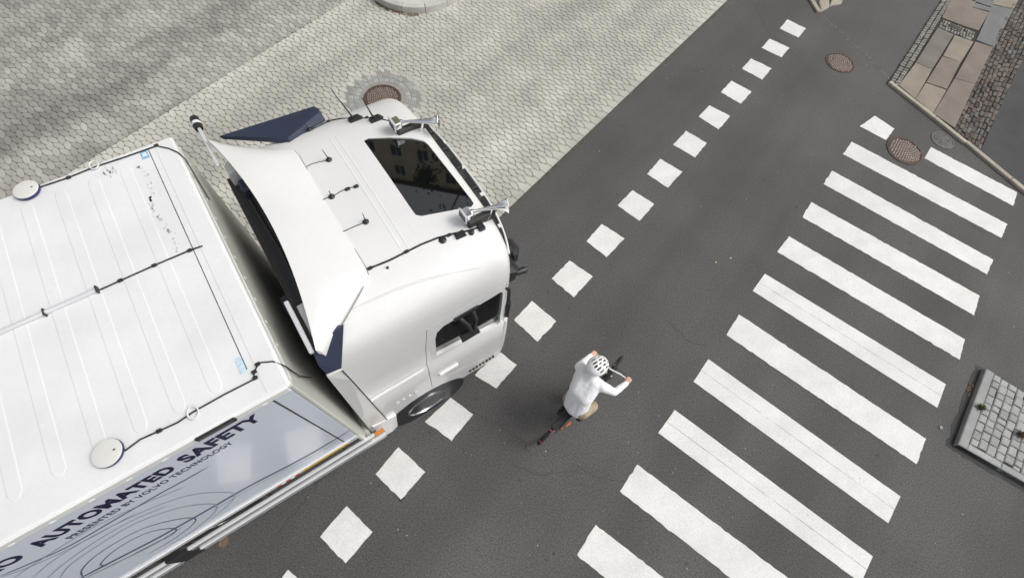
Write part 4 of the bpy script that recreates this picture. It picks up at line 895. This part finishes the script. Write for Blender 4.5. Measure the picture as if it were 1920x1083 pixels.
def vent(i, j):
    p = np.array(vs[j][i])-hc0; x, y = p[0]/hx, p[1]/hy
    for cy, hw_, spans in ((0, .10, ((-.78, -.45), (-.33, .05), (.18, .62))), (.34, .10, ((-.70, -.25), (-.12, .35), (.48, .80))), (-.34, .10, ((-.70, -.25), (-.12, .35), (.48, .80))), (.68, .085, ((-.52, -.06), (.06, .52))), (-.68, .085, ((-.52, -.06), (.06, .52)))):
        for a, b_ in spans:
            m_ = (a+b_)/2; h_ = (b_-a)/2; yy = cy*(1-.12*x)
            if ((x-m_)/h_)**2+((y-yy)/hw_)**2 < 1: return True
    return False
sh_.add([p for r in vs for p in r], [(j*NT+i, j*NT+(i+1) % NT, (j+1)*NT+(i+1) % NT, (j+1)*NT+i) for j in range(NP) for i in range(NT) if not vent(i, j)])
hs_ = hb(sh_, 'shell', HELM); md = hs_.modifiers.new('s', 'SOLIDIFY'); md.thickness = .016; md.offset = -1
# ---------------------------------------------------------------- weeds, leaves, litter
LEAFM = mat('leaf_green', (.07, .11, .03), .6, var=.3, scale=20, rand='island', ramt=.4)
DEAD = mat('leaf_dead', (.20, .10, .045), .8, rand='island', ramt=.5, hue=.03)
def leaf(mb, p, d, L_, w, up=.3, curl=.2):
    d = Vector((math.cos(d)*math.cos(up), math.sin(d)*math.cos(up), math.sin(up))); s = d.cross(Vector((0, 0, 1))).normalized(); n = s.cross(d); p = Vector(p)
    mb.add([p, p+d*L_*.45+s*w*.5+n*curl*L_*.2, p+d*L_-n*curl*L_*.2, p+d*L_*.45-s*w*.5+n*curl*L_*.2], [(0, 1, 2), (0, 2, 3)])
def weed(c, n, L_, label, m=LEAFM, r=.02, z=ZI):
    o = empty('weed', (*c, z)); tag(o, label, 'weed'); mb = MB(); stm = MB()
    for k in range(n):
        a = random.uniform(0, 2*PI); l = L_*random.uniform(.4, 1); q = (math.cos(a)*r*random.random(), math.sin(a)*r*random.random(), 0)
        leaf(mb, q, a, l, l*.3, random.uniform(.3, 1.1))
    for k in range(6): a = random.uniform(0, 2*PI); stm.tube([(0, 0, 0), (math.cos(a)*L_*.4, math.sin(a)*L_*.4, L_*.5)], .002, 5)
    mb.build('leaf_tuft', m, o); stm.build('stem', LEAFM, o)
weed(g2((1838, 764), ZI), 60, .085, 'small yellow-green weed growing on the kerb of the sett island'); 
weed(g2((1912, 815), ZI), 80, .09, 'brown and green weed clump growing between the grey setts', mat('weed_brown', (.12, .085, .04), .8, rand='island', ramt=.5, hue=.08))
def litter(name, pts, n, L_, label=None, z=.004, m=DEAD):
    mb = MB(); P = g2(pts)
    for k in range(n):
        t = random.random()*(len(P)-1.001); i = int(t); p = P[i]+(P[i+1]-P[i])*(t-i)+rng.normal(0, .025, 2); leaf(mb, (*p, z+random.random()*.015), random.uniform(0, 6.3), L_*random.uniform(.5, 1), L_*.5, random.uniform(-.1, .35))
    return tag(mb.build(name, m), label, 'leaves' if label else None, kind='stuff')
litter('leaf_litter', [(704, 4), (722, 15), (740, 22), (768, 29), (785, 29)], 190, .05, 'reddish fallen leaves along the base of the round island')
litter('leaf_litter', [(1824, 722), (1816, 745)], 45, .035, 'brown leaf scraps along the kerb of the sett island')
mo_ = litter('moss', [(706, -2), (716, 12), (730, 20)], 90, .045, 'green moss against the round island kerb', m=LEAFM)
def thing_leaf(px, L_, a, label, m):
    c = g2(px); lf = 'leaf on' in label or 'leaf beside' in label; o = empty('dead_leaf' if lf else 'paper_scrap', (*c, .005), a); tag(o, label, 'leaf' if lf else 'litter')
    mb = MB(); G = [[(x*L_, y*L_*.42*math.sqrt(max(.02, 1-(2*x)**2)), .004+.03*L_*(y*y+x*x*2)) for y in np.linspace(-1, 1, 7)] for x in np.linspace(-.5, .5, 9)]
    mb.grid(G); mb.build('blade', m, o, 60); MB().tube([(-L_*.5, 0, .004), (-L_*.85, L_*.06, .006)], .003, 5).build('stalk', m, o)
thing_leaf((421, 1015), .14, math.radians(60), 'curled brown leaf on the asphalt beside the trailer', mat('leaf_brown', (.17, .115, .08), .8, var=.2, scale=30))
thing_leaf((733, 21), .05, .4, 'small white paper scrap by the leaves at the round island', ROOFW)
thing_leaf((1764, 801), .06, .9, 'pale flattened scrap on the asphalt left of the sett island', mat('scrap_grey', (.25, .25, .24), .8))
YL = mat('leaf_yellow', (.45, .38, .15), .7)
for q, lb in (((1342, 492), 'small yellow leaf on the asphalt between squares and stripes'), ((1370, 484), 'pale yellow leaf beside a smaller one on bare asphalt')): thing_leaf(q, .035, random.random()*3, lb, YL)
# ---------------------------------------------------------------- house and trees across the street (seen in the roof window)
bd = math.radians(112); bc = np.array([TO[0], TO[1]])+TX[:2]*1.6+TY[:2]*1.2+34*np.array([math.cos(bd), math.sin(bd)])
HB = empty('apartment_building', (*bc, 0), bd-PI/2-.42); tag(HB, 'pale ochre apartment building mirrored in the truck roof window', 'building')
OCH = mat('ochre_render', (.62, .54, .36), .9, var=.08, scale=.5)
MB().box((-26, 0, 0), (24, 12, 46)).build('wall', OCH, HB); MB().hull([(-26.5, -.6, 46), (24.5, -.6, 46), (-26.5, 12.6, 46), (24.5, 12.6, 46), (-26, 6, 48), (24, 6, 48)]).build('roof', mat('roof_tile', (.10, .06, .05), .8), HB)
wf = MB().box((-.65, -.05, 0), (.65, .05, 1.7)).mesh('window', ROOFW); wp = MB()
for s in (-1, 1): wp.box((s*.31-.27, -.07, .08), (s*.31+.27, -.052, 1.62))
wp = wp.mesh('pane', GLASS)
for f in range(14):
    for k in range(17):
        wo = obj('window', wf, HB, (-24.5+k*2.95, -.02, 1.6+f*3.2)); obj('pane', wp, wo)
def tree(c, h, r, label, n=2600):
    o = empty('street_tree', (*c, 0)); tag(o, label, 'tree', 'street trees across the street')
    tk = MB(); tk.tube([(0, 0, 0), (.05, 0, h*.3), (-.05, .1, h*.6), (0, 0, h*.85)], [.28, .22, .15, .05], 10)
    for k in range(9): a = k*2.4; z0 = h*(.35+.05*k); tk.tube([(0, 0, z0), (math.cos(a)*r*.5, math.sin(a)*r*.5, z0+h*.12), (math.cos(a)*r*.85, math.sin(a)*r*.85, z0+h*.16)], [.09, .05, .02], 7)
    tk.build('trunk', mat('bark', (.07, .055, .045), .9, var=.3, scale=8), o, 50)
    cr = MB(); cl = [(rng.normal(0, 1, 3)*np.array([r*.42, r*.42, h*.17])+np.array([0, 0, h*.66]), random.uniform(.5, 1.1)*r*.3) for _ in range(34)]
    for k in range(n):
        c0, rr = cl[k % 34]; p = c0+rng.normal(0, 1, 3)*rr*.6; leaf(cr, p, random.uniform(0, 6.3), random.uniform(.12, .24), .13, random.uniform(-.6, .6))
    cr.build('crown', mat('foliage', (.045, .075, .025), .7, rand='island', ramt=.5), o)
hb_ = np.array([TO[0], TO[1]])+TX[:2]*1.7+TY[:2]*1.1
def hd_(deg, d): return hb_+d*np.array([math.cos(math.radians(deg)), math.sin(math.radians(deg))])
tree(hd_(97.5, 12.5), 23, 3.0, 'tall street tree in front of the ochre apartment building', 9000); tree(hd_(86, 15), 19, 4.4, 'bushy street tree past the end of the ochre apartment building', 3000)
